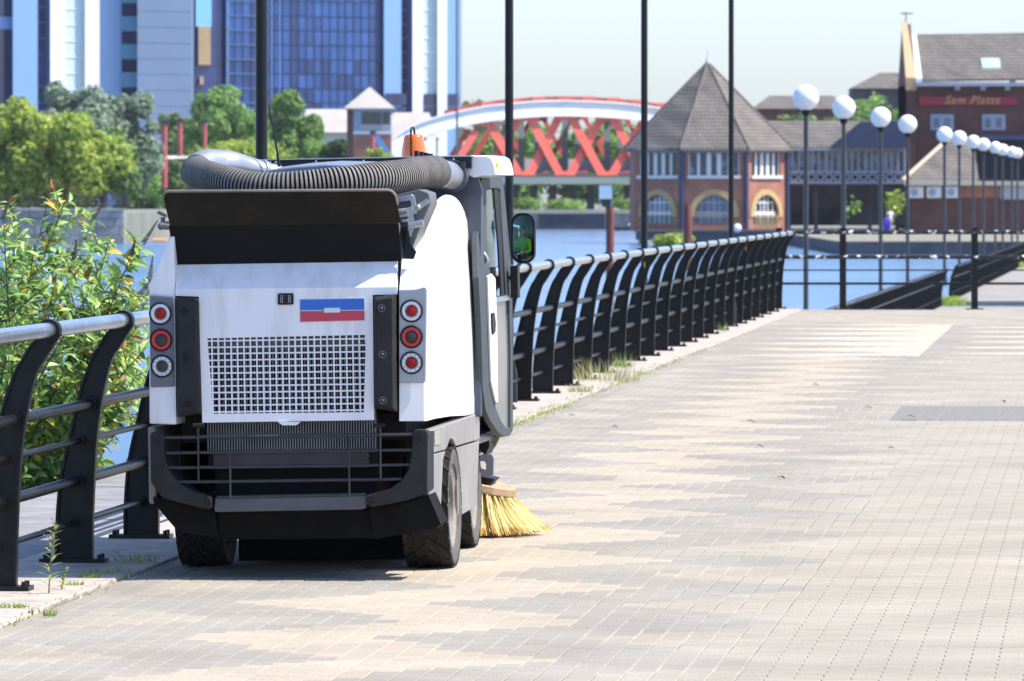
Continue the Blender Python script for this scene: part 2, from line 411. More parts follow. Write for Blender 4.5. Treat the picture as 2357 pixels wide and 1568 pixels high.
# ================================================================== STREET SWEEPER
TH = R(6.2); VX, VY = -0.983, 27.45; ROLL = math.tan(R(1.0))
sw = thing('street_sweeper', 'compact white and grey street sweeper with ribbed hose on top and amber beacon', 'street sweeper', (VX, VY, 0), (0, -R(1.0), -TH))
sn, cs = math.sin(TH), math.cos(TH)
def unroll(u, v, z): return Vector((u-(-ROLL)*z, v, z-u*ROLL))
def L(px, py, v):          # measured point at distance v ahead of the rear face -> sweeper coordinates
    k = (px-CX)/FPX; u = (k*(VY+v*cs)-VX-v*sn)/(cs+k*sn); Z = VY-u*sn+v*cs
    return unroll(u, v, CAM_H-(py-HY)*Z/FPX)
def Sd(px, py, u):         # measured point on the side plane at offset u
    k = (px-CX)/FPX; v = (k*(VY-u*sn)-VX-u*cs)/(sn-k*cs); Z = VY-u*sn+v*cs
    return unroll(u, v, CAM_H-(py-HY)*Z/FPX)
def L2(px, py, v=0): q = L(px, py, v); return (q.x, q.z)
def P2(pts, v=0): return [L2(x, y, v) for x, y in pts]
M_wh = mat('white_body_paint', (0.74, 0.75, 0.76), 0.34, var=0.035, scale=2.5, coat=0.2)
M_whd = mat('grimy_white_paint', (0.66, 0.64, 0.61), 0.42, stretch=(5, 5, .8), scale=1.6, col2=(0.80, 0.80, 0.80), thr=(0.30, 0.50), coat=0.1)
M_gp = mat('grey_plastic', (0.13, 0.14, 0.165), 0.38, var=0.12, scale=8)
M_gps = mat('sunlit_lamp_panel', (0.34, 0.36, 0.40), 0.32, 0.3, var=0.06, scale=8)  # grey panel made lighter: sunlight painted on the right cluster
M_bp = mat('black_plastic', (0.012, 0.012, 0.013), 0.5, spec=0.3, var=0.3, scale=10, bump=0.3, bscale=160)
M_dust = mat('dusty_dark_plastic', (0.022, 0.021, 0.021), 0.75, spec=0.3, var=0.4, scale=7, bump=0.3, bscale=120)
M_under = mat('shaded_underside', (0.008, 0.007, 0.006), 0.85, spec=0.15, var=0.5, scale=6)  # near-black colour stands in for shade under the bumper
M_bar = mat('guard_bar_paint', (0.03, 0.031, 0.036), 0.5, var=0.3, scale=8)
M_skirt = mat('dusty_skirt_plastic', (0.25, 0.235, 0.215), 0.75, var=0.18, scale=4, bump=0.2, bscale=120)
M_olive = mat('dirty_flap', (0.018, 0.015, 0.010), 0.8, spec=0.2, var=0.5, scale=6, bump=0.4, bscale=50)
M_apron = mat('rubber_apron', (0.003, 0.0035, 0.005), 0.6, spec=0.2, var=0.4, scale=5, bump=0.6, bscale=6)
M_hose = mat('ribbed_hose_rubber', (0.19, 0.175, 0.155), 0.75, var=0.3, scale=9, bump=0.2)
M_hosed = mat('groove_shade_and_dirt', (0.02, 0.02, 0.02), 0.6, var=0.3, scale=9)
M_alu = mat('dull_aluminium', (0.36, 0.375, 0.40), 0.38, 0.6, var=0.15, scale=9)
M_galv = mat('galvanised_steel', (0.135, 0.14, 0.148), 0.45, 0.3, var=0.25, scale=8)
M_cab = mat('dark_blue_grey_cab', (0.060, 0.070, 0.098), 0.38, var=0.1, scale=4, coat=0.2)
M_cabk = mat('black_roof_trim', (0.01, 0.01, 0.012), 0.35, var=0.3)
M_frame = mat('green_grey_door_frame', (0.060, 0.070, 0.075), 0.6, 0.0, var=0.15, scale=6, spec=0.2)
M_tyre = mat('dusty_tyre_rubber', (0.016, 0.015, 0.014), 0.88, spec=0.2, scale=9, col2=(0.042, 0.038, 0.034), bump=0.4, bscale=90)
M_tyres = mat('tyre_sidewall', (0.10, 0.092, 0.082), 0.85, var=0.3, scale=12)
M_rim = mat('dusty_rim', (0.27, 0.23, 0.19), 0.7, 0.1, var=0.25, scale=12)
M_amber = mat('amber_lens', (0.95, 0.21, 0.004), 0.10, var=0.03, trans=0.35, coat=0.8)
M_red = mat('red_lens', (0.26, 0.006, 0.006), 0.25, var=0.1, spec=0.3)
M_redr = mat('red_ring', (0.55, 0.035, 0.03), 0.3, var=0.08)
M_wring = mat('white_ring', (0.62, 0.64, 0.66), 0.3, var=0.05)
M_smoke = mat('smoked_lens', (0.045, 0.042, 0.035), 0.3, var=0.2, spec=0.3)
M_fin = mat('radiator_fin', (0.24, 0.25, 0.26), 0.45, 0.5, var=0.3)
M_dark = mat('deep_black', (0.006, 0.006, 0.007), 0.8)
M_glass = mat('green_tinted_glass', (0.55, 0.75, 0.66), 0.03, var=0.02)
def thin_glass(m, tint_, refl):
    n = m.node_tree.nodes; l = m.node_tree.links; tr = n.new('ShaderNodeBsdfTransparent'); tr.inputs[0].default_value = (*tint_, 1); gl = n.new('ShaderNodeBsdfGlossy'); gl.inputs['Roughness'].default_value = .03
    fr = n.new('ShaderNodeFresnel'); fr.inputs[0].default_value = refl; mx = n.new('ShaderNodeMixShader'); l.new(fr.outputs[0], mx.inputs[0]); l.new(tr.outputs[0], mx.inputs[1]); l.new(gl.outputs[0], mx.inputs[2]); l.new(mx.outputs[0], n['Material Output'].inputs[0])
thin_glass(M_glass, (.66, .84, .76), 1.45)

def fv(a, c, w_): return (a, w_, c)            # plate in the rear plane
def fs_(a, c, w_): return (w_, a, c)           # plate in a side plane (a = v)
# --- engine hood (tailgate) with grille opening
outer = P2([(404, 666), (914, 661), (914, 678), (858, 679), (861, 967), (466, 973), (458, 683), (404, 681)])
gr = P2([(477, 779), (842, 771), (838, 949), (490, 953)])
b = MB(); b.plate(outer, [gr], fv, (-.004, .03))
e0, e1 = L2(404, 666), L2(914, 661); f0, f1 = L2(408, 608, .09), L2(914, 600, .09)
b.loft([(e0[0], -.004, e0[1]), (e1[0], -.004, e1[1]), (e1[0], .05, e1[1]), (e0[0], .05, e0[1])],
       [(f0[0], .085, f0[1]), (f1[0], .085, f1[1]), (f1[0], .13, f1[1]), (f0[0], .13, f0[1])])
q = P2([(640, 971), (693, 971), (682, 979), (651, 979)]); b.plate(q, [], fv, (-.010, .01))
hood = b.build('engine_hood', M_whd, sw, smooth=12)
# --- grille lattice
b = MB(); (xa, za), (xb, zb), (xc, zc), (xd, zd) = gr
def lx(z): return xd+(xa-xd)*(z-zd)/(za-zd)
def rx(z): return xc+(xb-xc)*(z-zc)/(zb-zc)
pit = .0284; bw = .0032
z = za-.012
while z > zd+.004:
    b.box(lx(z), rx(z), .0, .008, z-bw, z+bw); z -= pit
x = xa+pit*.7
while x < xb:
    zz0 = zd+.0 if x > xd else zd+(x-xd)/(xa-xd)*(za-zd)
    if x > xc: zz0 = zc+(x-xc)/(xb-xc)*(zb-zc)
    zt = za+(x-xa)/(xb-xa)*(zb-za)
    b.box(x-bw, x+bw, .0012, .0068, zz0, zt); x += pit
b.build('grille', M_whd, sw)
# --- radiator behind it
rad = MB(); a0 = L(478, 1075, .1); a1 = L(862, 760, .1)
rad.box(a0.x, a1.x, .13, .30, a0.z, a1.z); rd = rad.build('radiator', M_dark, sw)
b = MB(); x = a0.x+.006
while x < a1.x:
    b.box(x-.0022, x+.0022, .085, .13, a0.z+.06, a1.z); x += .0118
b.build('radiator_fins', M_fin, rd)
# --- buffer strips with screws
for pts, scr, hl in (([(405, 686), (452, 686), (459, 694), (463, 952), (410, 960)], ((429, 716), (433, 822), (436, 930)), 0),
                 ([(862, 683), (913, 677), (915, 948), (864, 940)], ((882, 709), (884, 815), (885, 921)), 1)):
    P = P2(pts); n_ = len(P); cx = sum(p[0] for p in P)/n_; cz = sum(p[1] for p in P)/n_
    sh = lambda p, k, kz: (cx+(p[0]-cx)*k, cz+(p[1]-cz)*kz)
    b = MB(); b.rings([[(p[0], .02, p[1]) for p in P], [(p[0], -.022, p[1]) for p in P], [(sh(p, .72, .94)[0], -.05, sh(p, .72, .94)[1]) for p in P]])
    st = b.build('buffer_strip', M_dust, sw, bevel=.004)
    for (x, y) in scr:
        c = L(x, y, 0); b = MB(); b.lathe([(.016, .047), (.017, .054), (.013, .054), (.011, .046)], Matrix.Translation((c.x, 0, c.z)) @ Matrix.Rotation(PI/2, 4, 'X'), 14)
        b.lathe([(.007, .044), (.007, .056), (.004, .060)], Matrix.Translation((c.x, 0, c.z)) @ Matrix.Rotation(PI/2, 4, 'X'), 6)
        b.build('screw', M_galv if hl else M_bp, st)
# --- side panels
prof = [(0, .70), (0, 1.272), (.085, 1.402), (.2, 1.455), (.42, 1.53), (.70, 1.62), (.95, 1.668), (1.25, 1.69), (1.5, 1.682), (1.68, 1.655), (1.82, 1.60), (1.93, 1.52), (2.02, 1.43), (2.10, 1.30), (2.14, 1.1), (2.15, .72), (2.09, .665), (1.5, .672), (.9, .69), (.3, .70)]
def top_u(z): # shoulder pulls the top of the panel inwards
    return .612-.055*max(0, (z-1.25)/.44)**1.5
pr = [(q.x, q.y) for q in spline([(a, c, 0) for a, c in prof[1:15]], 3)]
prof2 = [prof[0], prof[1]]+[(q.x, q.y) for q in spline([(a, c, 0) for a, c in prof[2:15]], 3)]+prof[15:]
b = MB(); b.rings([[((.492 if c < 1.43 else min(.545, .492+(c-1.43)*.6))+ROLL*c, a, c-.5*ROLL) for a, c in prof2], [(top_u(c)-.012+ROLL*c, a+(.012 if a < .05 else 0), c-.6*ROLL) for a, c in prof2], [(top_u(c)+ROLL*c, min(max(a, .03), 2.13), c-.6*ROLL) for a, c in prof2]])
sp_r = b.build('side_panel', M_wh, sw, bevel=.012, seg=3)
tag(sp_r, 'tall right side panel rising to a rounded hump')
lp = P2([(343.5, 976), (343, 655), (372, 585), (392, 545), (401, 543), (406, 978)])
b = MB(); b.plate(lp, [], fv, (0, 2.2)); b.build('side_panel', M_whd, sw, bevel=.008)
# --- lamp clusters
def lamp_cluster(poly, lamps, pm):
    b = MB(); b.plate(P2(poly), [], fv, (-.012, .004)); ho = b.build('lamp_panel', pm, sw, bevel=.006)
    for (x, y, ring, core, led) in lamps:
        c = L(x, y, 0); M = Matrix.Translation((c.x, -.012, c.z)) @ Matrix.Rotation(PI/2, 4, 'X')
        b = MB(); b.cur = 0
        b.lathe([(.0505, -.004), (.0505, .008), (.046, .010), (.044, .004), (.028, .002), (.001, .001)], M, 28)
        b.cur = 1; b.lathe([(.0435, .002), (.042, .008), (.034, .010), (.029, .007), (.0285, .002)], M, 28)
        b.cur = 2; b.lathe([(.0255, .001), (.024, .006), (.017, .011), (.006, .0135), (.0006, .014)], M, 24)
        b.cur = 3
        if led:
            for k in range(12):
                a = 2*PI*k/12; q = M @ Vector((.0365*math.cos(a), .0365*math.sin(a), .0095)); b.sphere(q, .0028, 6, 4)
        b.build('tail_lamp', [M_bp, ring, core, M_gp], ho, smooth=35)
lamp_cluster([(919, 667), (958, 666), (980, 660), (984, 668), (981, 876), (977, 882), (919, 882)],
             ((948, 716, M_wring, M_red, 0), (948, 775.5, M_redr, M_smoke, 0), (948, 835, M_wring, M_red, 1)), M_gps)
lamp_cluster([(345, 678), (399, 682), (403, 890), (347, 892)],
             ((370.5, 722, M_wring, M_red, 0), (372, 783, M_redr, M_smoke, 0), (374.5, 843, M_wring, M_smoke, 1)), M_gp)
# --- badge and socket
b = MB()
def decal(pts, mi, w0, w1): b.cur = mi; b.plate(P2(pts), [], fv, (w0, w1))
decal([(689, 688), (840, 685.5), (841, 739.5), (690, 743)], 0, -.0065, -.003)
decal([(691.5, 689.8), (838.5, 687.4), (839, 713), (691.5, 714.3)], 1, -.008, -.0055)
decal([(691.5, 716.6), (839, 715.2), (839, 737.5), (692, 741)], 2, -.008, -.0055)
decal([(747, 709.3), (783, 708.6), (783, 719.3), (747, 720)], 0, -.0095, -.006)
b.build('badge', [M_wring, mat('badge_blue', (.02, .13, .50), .35, var=.02), mat('badge_red', (.50, .04, .075), .35, var=.02)], sw)
b = MB(); b.cur = 0; c0 = L2(640, 702); c1 = L2(676, 675)
b.plate(rrect(c0[0], c1[0], c0[1], c1[1], .007), [], fv, (-.010, -.002)); b.cur = 1
for gx in (649, 667):
    for k in range(6):
        for s_ in (-1, 1):
            q = L(gx+s_*1.8, 681+k*3, 0); b.box(q.x-.0014, q.x+.0014, -.0115, -.0095, q.z-.0014, q.z+.0014)
b.build('socket', [M_bp, M_wring], sw)
# --- rear flap, apron, hopper
fl = P2([(393, 441), (898, 438), (906, 441), (913, 450), (916, 470), (921, 513), (660, 517), (390, 521), (383, 470), (381, 455), (384, 446)], -.06)
b = MB(); b.plate(fl, [], lambda a, c, w_: (a, w_-.10*(c-1.55)/.16, c), (-.035, -.020)); b.build('rear_flap', M_olive, sw, bevel=.003)
b = MB(); b.tube([(fl[k][0], -.035-.0275+.035-.10*(fl[k][1]-1.55)/.16, fl[k][1]) for k in (9, 10, 0, 1, 2, 3, 4)], .007, 8); b.build('flap_edge', mat('dusty_edge', (.20, .17, .13), .85, var=.3), sw, smooth=50)
b = MB(); q0 = P2([(391, 518), (919, 512)], .02); q1 = P2([(404, 608), (925, 600)], .1)
N_ = 24; rows = []
for j in range(7):
    for side in (0,):
        pass
    t_ = j/6; rows.append([(q0[0][0]*(1-t_)+q1[0][0]*t_+((q0[1][0]-q0[0][0])*(1-t_)+(q1[1][0]-q1[0][0])*t_)*i/N_,
        -.006+.090*t_+.005*math.sin(i*.9+j)*t_*(1-t_), q0[0][1]*(1-t_)+q1[0][1]*t_+((q0[1][1]-q0[0][1])*(1-t_)+(q1[1][1]-q1[0][1])*t_)*i/N_) for i in range(N_+1)])
for j in range(6):
    for i in range(N_): b.quad(rows[j][i], rows[j][i+1], rows[j+1][i+1], rows[j+1][i])
ap = b.build('rubber_apron', M_apron, sw, smooth=60); md = ap.modifiers.new('thick', 'SOLIDIFY'); md.thickness = .006
b = MB(); b.plate([(-.50, 1.0), (-.50, 1.60), (-.44, 1.66), (.40, 1.66), (.46, 1.60), (.50, 1.0)], [], fv, (.087, 1.70))
b.build('hopper', M_galv, sw, bevel=.02)
b = MB()    # light metal flank of the hopper between flap and hump
b.plate(P2([(917, 452), (980, 436), (1003, 444), (1006, 470), (985, 520), (955, 598), (928, 598), (938, 520)], .35), [], fv, (.10, .36)); b.build('hopper_flank', M_galv, sw, bevel=.006)
b = MB(); b.plate(P2([(912, 455), (948, 447), (955, 452), (962, 492), (952, 494), (946, 462), (915, 466)], .1), [], fv, (.07, .10)); b.build('latch_bracket', M_alu, sw, bevel=.002)
b = MB(); b.plate(P2([(940, 478), (950, 474), (955, 520), (947, 545), (941, 545)], .08), [], fv, (.05, .075))
for (xa_, ya_, xb_, yb_, r_, v_) in ((918, 487, 938, 484, .011, .05), (920, 497, 940, 494, .010, .05), (942, 520, 974, 513, .015, .05), (958, 482, 985, 462, .013, .09), (925, 508, 940, 508, .008, .05)):
    b.cyl(L(xa_, ya_, v_), L(xb_, yb_, v_), r_, n=12)
b.sphere(L(962, 478, .07), .014, 10, 8); b.build('latch', M_alu, sw, smooth=40)
b = MB(); b.plate(P2([(924, 525), (938, 520), (930, 596), (952, 597), (958, 580), (945, 560), (940, 530)], .05), [], fv, (.04, .06)); b.build('dark_gap_plate', M_dark, sw)  # black plate standing in for the dark gap beside the apron
b = MB()    # left latch
b.plate(P2([(363, 487), (370, 486), (384, 494), (386, 501), (378, 499), (364, 492)], .02), [], fv, (0, .03))
b.cyl(L(371, 512, .02), L(392, 512, .02), .006); b.cyl(L(375, 500, .02), L(375, 526, .02), .010, .012); b.cyl(L(368, 520, 0), L(390, 523, 0), .016, .013)
b.sphere(L(371, 521, 0), .017, 10, 8); b.build('left_latch', M_galv, sw, smooth=40).name = 'latch'
# lid with pale rim on the hopper top
b = MB(); P = [L(x, y, .9) for x, y in ((613, 399), (617, 392), (680, 384), (750, 379), (840, 381), (900, 392), (900, 405), (613, 409))]
b.loft([(p.x, .85, p.z) for p in P], [(p.x, 1.45, p.z+.02) for p in P]); b.build('hopper_lid', mat('blue_grey_lid', (.16, .19, .25), .35, var=.1), sw, bevel=.008)
# --- suction hose
HP = [L(1002, 396, 1.30), L(965, 398, 1.0), L(925, 406, .78), L(870, 411, .60), (L(800, 419, .48)), L(720, 427, .42), L(650, 431, .40), L(590, 430, .42), L(530, 418, .50), L(480, 404, .66), L(452, 398, .88), L(462, 392, 1.08), L(498, 384, 1.20)]
path = spline(HP, 28); rr = []; acc = 0; dens = []
pp = [path[0]]
b = MB(); pts = []; rad_ = []; d_ = 0
step = .0046; carry = 0
for a, c in zip(path, path[1:]):
    seg = (c-a).length; t_ = carry
    while t_ < seg:
        pts.append(a+(c-a)*(t_/seg)); t_ += step
    carry = t_-seg
for i, p in enumerate(pts):
    f_ = i/len(pts); base = .076-.010*min(1, max(0, (f_-.3)/.3)) if f_ < .78 else .066+.006*min(1, (f_-.78)/.1)
    pitch = 4
    rad_.append(base-(.014 if i % pitch == 0 else 0)*(1 if f_ < .93 else .2))
b.tube(pts, rad_, 26)
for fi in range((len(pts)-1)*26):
    if (fi//26) % 4 in (3, 0): b.mi[fi] = 1  # groove faces coloured dark for the shade and dirt between ribs
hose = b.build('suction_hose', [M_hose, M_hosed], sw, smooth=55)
b = MB(); b.tube(spline([L(480, 384, 1.16), L(520, 379, 1.22), L(560, 386, 1.30), L(602, 396, 1.36)], 6), [.074-.0013*k for k in range(19)], 24); b.build('elbow_pipe', M_alu, sw, smooth=40)
b = MB(); b.tube(spline([L(455, 390, 1.05), L(474, 380, 1.12), L(497, 380, 1.18)], 5), [.072]*11, 24)
b.build('elbow_collar', M_alu, sw, smooth=40)
b = MB(); b.tube([L(598, 394, 1.355), L(606, 396, 1.37)], .056, 24); b.tube([L(606, 397, 1.37), L(640, 403, 1.42)], .048, 20); b.build('pipe_clamp', M_alu, sw, smooth=40)
b = MB(); b.tube([L(992, 397, 1.24), L(1006, 399, 1.34), L(1036, 405, 1.72)], [.068, .066, .066], 26); b.tube([L(1006, 399, 1.34), L(1011, 400, 1.37)], .071, 26); b.build('hose_cuff', M_alu, sw, smooth=40)
b = MB(); b.tube([L(1036, 405, 1.70), L(1041, 406, 1.79)], .078, 28); b.build('pipe_flange', M_cab, sw, smooth=40)
# --- cab
b = MB(); cv_ = 1.84
cab_sec = P2([(1108, 610), (1110, 440), (1096, 392), (1078, 386), (590, 388), (560, 420), (560, 600)], cv_)
cab_sec += [L2(540, 960, cv_), L2(1108, 960, cv_)]
b.plate(cab_sec, [], fv, (cv_, cv_+.03)); b.build('cab_rear_wall', M_cab, sw, bevel=.008)
b = MB(); b.plate(P2([(590, 367), (1086, 359), (1086, 388), (590, 392)], 1.78), [], fv, (1.76, 1.80)); b.build('roof_edge', M_cabk, sw)
b = MB(); P = P2([(588, 367.5), (1082, 358.3), (1090, 360), (1088, 361.5), (588, 370.5)], 1.78); b.plate(P, [], fv, (1.74, 3.0)); b.build('cab_roof', M_alu, sw, bevel=.003)
for x in (612, 621, 634, 727, 836, 935, 1043):
    b = MB(); q = L(x, 364+(1086-x)*.016, 1.74); b.sphere((q.x, 1.745, q.z-.006), .0075, 8, 6); b.build('bolt', M_alu, sw, smooth=50)
b = MB(); q = L(1058, 380, 1.7); b.lathe([(.030, -.01), (.030, .012), (.026, .014)], Matrix.Translation((q.x, 1.70, q.z)), 18); q = L(1030, 383, 1.7); b.sphere(q, .008, 8, 6); q = L(1015, 383, 1.7); b.sphere(q, .008, 8, 6); b.build('filler_cap', M_bp, sw, smooth=40)
b = MB(); b.plate(P2([(1071, 374), (1077, 363), (1090, 358), (1126, 358), (1138, 364), (1144, 378), (1149, 404), (1112, 405), (1096, 410), (1083, 404)], 1.9), [], fv, (1.80, 2.55)); b.build('roof_corner', M_wh, sw, bevel=.014, seg=3)
b = MB(); q = L(1141, 380, 1.8); b.sphere((q.x, 1.83, q.z), .009, 8, 6, (1, .5, 1.5)); b.build('marker_lamp', mat('amber_marker', (.9, .5, .02), .3), sw, smooth=60)
# cab shell: left wall, floor, front pillars, windscreen
lw = L(560, 500, 2.0).x
b = MB(); b.box(lw-.02, lw, 1.87, 3.05, .55, 1.15); b.box(lw-.02, lw, 1.87, 1.95, 1.15, 1.83); b.box(lw-.02, lw, 2.98, 3.05, 1.15, 1.83)
b.box(lw, .60, 1.88, 3.02, .50, .54); b.box(lw, .58, 3.02, 3.06, .50, .95); b.box(lw, lw+.05, 3.02, 3.06, .95, 1.83)
b.box(lw, .60, 3.0, 3.06, 1.80, 1.83); b.build('cab_shell', M_cab, sw, bevel=.006)
b = MB(); b.box(lw+.05, .57, 3.035, 3.041, .95, 1.80); b.build('windscreen', M_glass, sw)
b = MB(); b.box(lw-.012, lw-.007, 1.95, 2.98, 1.15, 1.82); b.build('side_window', M_glass, sw)
b = MB(); b.box(-.23, .23, 2.12, 2.55, .80, .92); b.box(-.22, .22, 2.02, 2.13, .92, 1.40); b.box(-.14, .14, 2.03, 2.11, 1.42, 1.60); b.box(-.2, .2, 2.15, 2.5, .54, .80); b.build('driver_seat', M_bp, sw, bevel=.03, seg=3)
b = MB(); Ms = Matrix.Translation((0, 2.80, 1.12)) @ Matrix.Rotation(R(35), 4, 'X')
b.lathe([(.17+.014*math.cos(2*PI*k/8), .014*math.sin(2*PI*k/8)) for k in range(8)], Ms, 28, close=True)
for k in range(3):
    a = 2*PI*k/3+.5; b.cyl(Ms @ Vector((0, 0, -.02)), Ms @ Vector((.17*math.cos(a), .17*math.sin(a), 0)), .012, n=6)
b.cyl(Ms @ Vector((0, 0, -.02)), (0, 2.98, .8), .025); b.build('steering_wheel', M_bp, sw, smooth=50)
# --- right door (side plane)
def SU(pts, u): return [(q.y, q.z) for q in (Sd(x, y, u) for x, y in pts)]
def du(z): return .652+ROLL*z-.050*max(0, (z-1.28)/.5)**1.2
def dplate(pts, name, m, off=0, holes=(), th=.03, bev=.0, u=.645):
    b = MB(); b.plate(pts, holes, lambda a, c, w_: (du(c)+off+w_, a, c-.64*ROLL), (-th, 0)); return b.build(name, m, sw, bevel=bev)
def dv(x, y):     # side-plane point with the tapering offset
    u = .652
    for _ in range(3): q = Sd(x, y, u-.050*max(0, ((CAM_H-(y-HY)*30/FPX)-1.28)/.5)**1.2)
    return (q.y, q.z+.64*ROLL)
dout = [dv(*p) for p in ((1107, 415), (1112, 402), (1150, 404), (1158, 415), (1164, 470), (1172, 560), (1179, 640), (1181, 800), (1181, 990), (1174, 1003), (1160, 1006), (1148, 998), (1130, 972), (1118, 945), (1112, 900), (1108, 760), (1102, 640), (1100, 560))]
hw = [dv(*p) for p in ((1120, 441), (1124, 435), (1148, 434), (1153, 440), (1160, 560), (1167, 680), (1135, 682), (1128, 640), (1121, 540))]
hl = [dv(*p) for p in ((1136, 696), (1172, 691), (1175, 800), (1175, 985), (1166, 985), (1152, 965), (1141, 935), (1139, 850))]
dplate(dout, 'door', M_frame, 0, (hw, hl), bev=.006)
dplate([dv(*p) for p in ((1120, 440), (1138, 436), (1145, 560), (1150, 681), (1134, 683), (1122, 560))], 'door_window', M_glass, -.012, th=.005)
dplate([dv(*p) for p in ((1140, 433), (1150, 434), (1158, 560), (1163, 680), (1157, 681), (1150, 560))], 'window_seal', M_dark, -.006, th=.008)
dplate(hl, 'lower_window', mat('dusty_green_glass', (.17, .19, .175), .15, var=.25, scale=3, trans=.2), -.010, th=.005)
dplate([dv(*p) for p in ((1118, 636), (1127, 630), (1135, 640), (1139, 750), (1141, 928), (1136, 925), (1126, 880), (1122, 760))], 'door_skin', M_wh, .012, th=.012, bev=.004)
dplate([dv(*p) for p in ((1124, 722), (1129, 720), (1132, 745), (1131, 765), (1126, 770), (1124, 745))], 'door_handle', M_bp, .020, th=.008)
dplate([dv(*p) for p in ((1136, 686), (1172, 680), (1172, 691), (1136, 696))], 'window_sill', M_alu, .006, th=.008)
b = MB(); b.tube(spline([L(1100, 577, 2.0), L(1113, 584, 2.0), L(1121, 598, 2.0), L(1117, 608, 2.0), L(1106, 606, 2.0)], 5), .010, 8); b.build('grab_loop', M_alu, sw, smooth=50)
b = MB()
for k in range(6):
    q = Sd(1106, 622+k*10, .63); b.box(q.x-.01, q.x+.004, q.y-.02, q.y, q.z-.008, q.z+.008)
b.build('hinge_studs', M_alu, sw)
# --- mirror
mc = L(1205, 548.5, 3.5)
mir = thing('side_mirror', None, None); mir.parent = sw; mir.location = mc
MIR_YAW, MIR_PITCH = R(-12.5), R(0)
mir.rotation_euler = (MIR_PITCH, R(1), MIR_YAW)
hx, hz = .061, .124
rr_ = rrect(-hx, hx, -hz, hz, .052, 6); ri = rrect(-hx+.008, hx-.008, -hz+.008, hz-.008, .046, 6)
b = MB(); b.rings([[(x, 0, z) for x, z in ri], [(x, -.010, z) for x, z in ri], [(x, -.012, z) for x, z in rr_], [(x, .010, z) for x, z in rr_], [(x*.7, .045, z*.8) for x, z in rr_]])
b.build('mirror_housing', M_bp, mir, smooth=45)
M_mir = mat('mirror_glass', (0.88, 0.90, 0.90), 0.015, 1.0, var=0.001)
RM = 0.62
b = MB(); nx, nz = 14, 26
ins = lambda x, z: True
gx = hx-.0085; gz = hz-.0085
def mp_(i, j):
    z = -gz+2*gz*j/nz; lim = gx
    cut = .044
    if abs(z) > gz-cut: d = abs(z)-(gz-cut); lim = gx-cut+math.sqrt(max(0, cut*cut-d*d))
    x = -lim+2*lim*i/nx; return (x, -.0095+(x*x+z*z)/(2*RM)-.002, z)
for j in range(nz):
    for i in range(nx): b.quad(mp_(i, j), mp_(i+1, j), mp_(i+1, j+1), mp_(i, j+1))
gl = b.build('mirror_glass', M_mir, mir, smooth=60)
b = MB(); b.box(*sorted((L(1166, 0, 2.95).x, L(1183, 0, 2.95).x)), 2.9, 3.0, L(0+1170, 686, 2.95).z, L(1170, 612, 2.95).z)
b.tube([L(1176, 640, 3.0), L(1184, 622, 3.2), L(1196, 608, 3.52), L(1202, 580, 3.53)], .010, 8); b.build('mirror_bracket', M_bp, sw, bevel=.004)
# --- skirt, right
us = .618
def sk(pts, name, m, off=0, th=.05, bev=.006):
    P = SU(pts, us+off); b = MB(); b.plate(P, [], lambda a, c, w_: (us+off+ROLL*c+w_, a, c), (-th, 0)); return b.build(name, m, sw, bevel=bev)
sk([(988, 992), (1060, 966), (1098, 952), (1105, 956), (1104, 1012), (1050, 1028), (1043, 1012), (1036, 1010), (1030, 1030), (1026, 1036), (988, 1046)], 'side_skirt', M_skirt)
sk([(988, 1048), (1026, 1038), (1020, 1060), (1016, 1150), (1014, 1205), (988, 1140)], 'side_skirt', M_skirt, -.004)
sk([(1052, 1031), (1103, 1015), (1098, 1165), (1055, 1190)], 'side_skirt', M_skirt, -.004)
sk([(1001, 996), (1014, 992), (1014, 1023), (1002, 1026)], 'side_marker', mat('dirty_reflector', (.28, .28, .23), .6), .004, .006, .002)
# lower front skirt bottom lip
b = MB(); b.box(.50, .58, .25, 2.0, .30, .62); b.box(-.58, -.50, .2, 2.0, .30, .62); b.build('inner_arch', M_dark, sw)
# --- chassis mass, with nozzle, flaps and left skirt added to block light
b = MB(); b.box(-.40, .40, 1.35, 2.2, .03, .24); b.build('nozzle_light_block', M_dark, sw, bevel=.01)
for yy in (1.32, 2.22): b = MB(); b.box(-.42, .42, yy, yy+.012, .012, .26); b.build('flap_light_block', M_apron, sw)
sk([(988, 992), (1000, 992), (1000, 1000), (988, 1000)], 'skirt_clip', M_bp, .001, .004, .001)
b = MB(); b.box(-.62, -.585, .05, 2.1, .34, .68); b.build('side_skirt', M_skirt, sw, bevel=.008)
b = MB(); b.box(-.36, .36, .28, 2.3, .20, .62); b.box(-.50, .50, .25, 2.1, .60, .72); b.box(-.45, .45, .30, 1.8, .7, 1.05); b.build('chassis', M_dark, sw)
b = MB(); b.plate(P2([(490, 1040), (850, 1036), (850, 1076), (490, 1080)], .1), [], fv, (.10, .2)); b.build('counterweight', mat('brown_grey_casting', (.06, .055, .05), .7, var=.3), sw, bevel=.006)
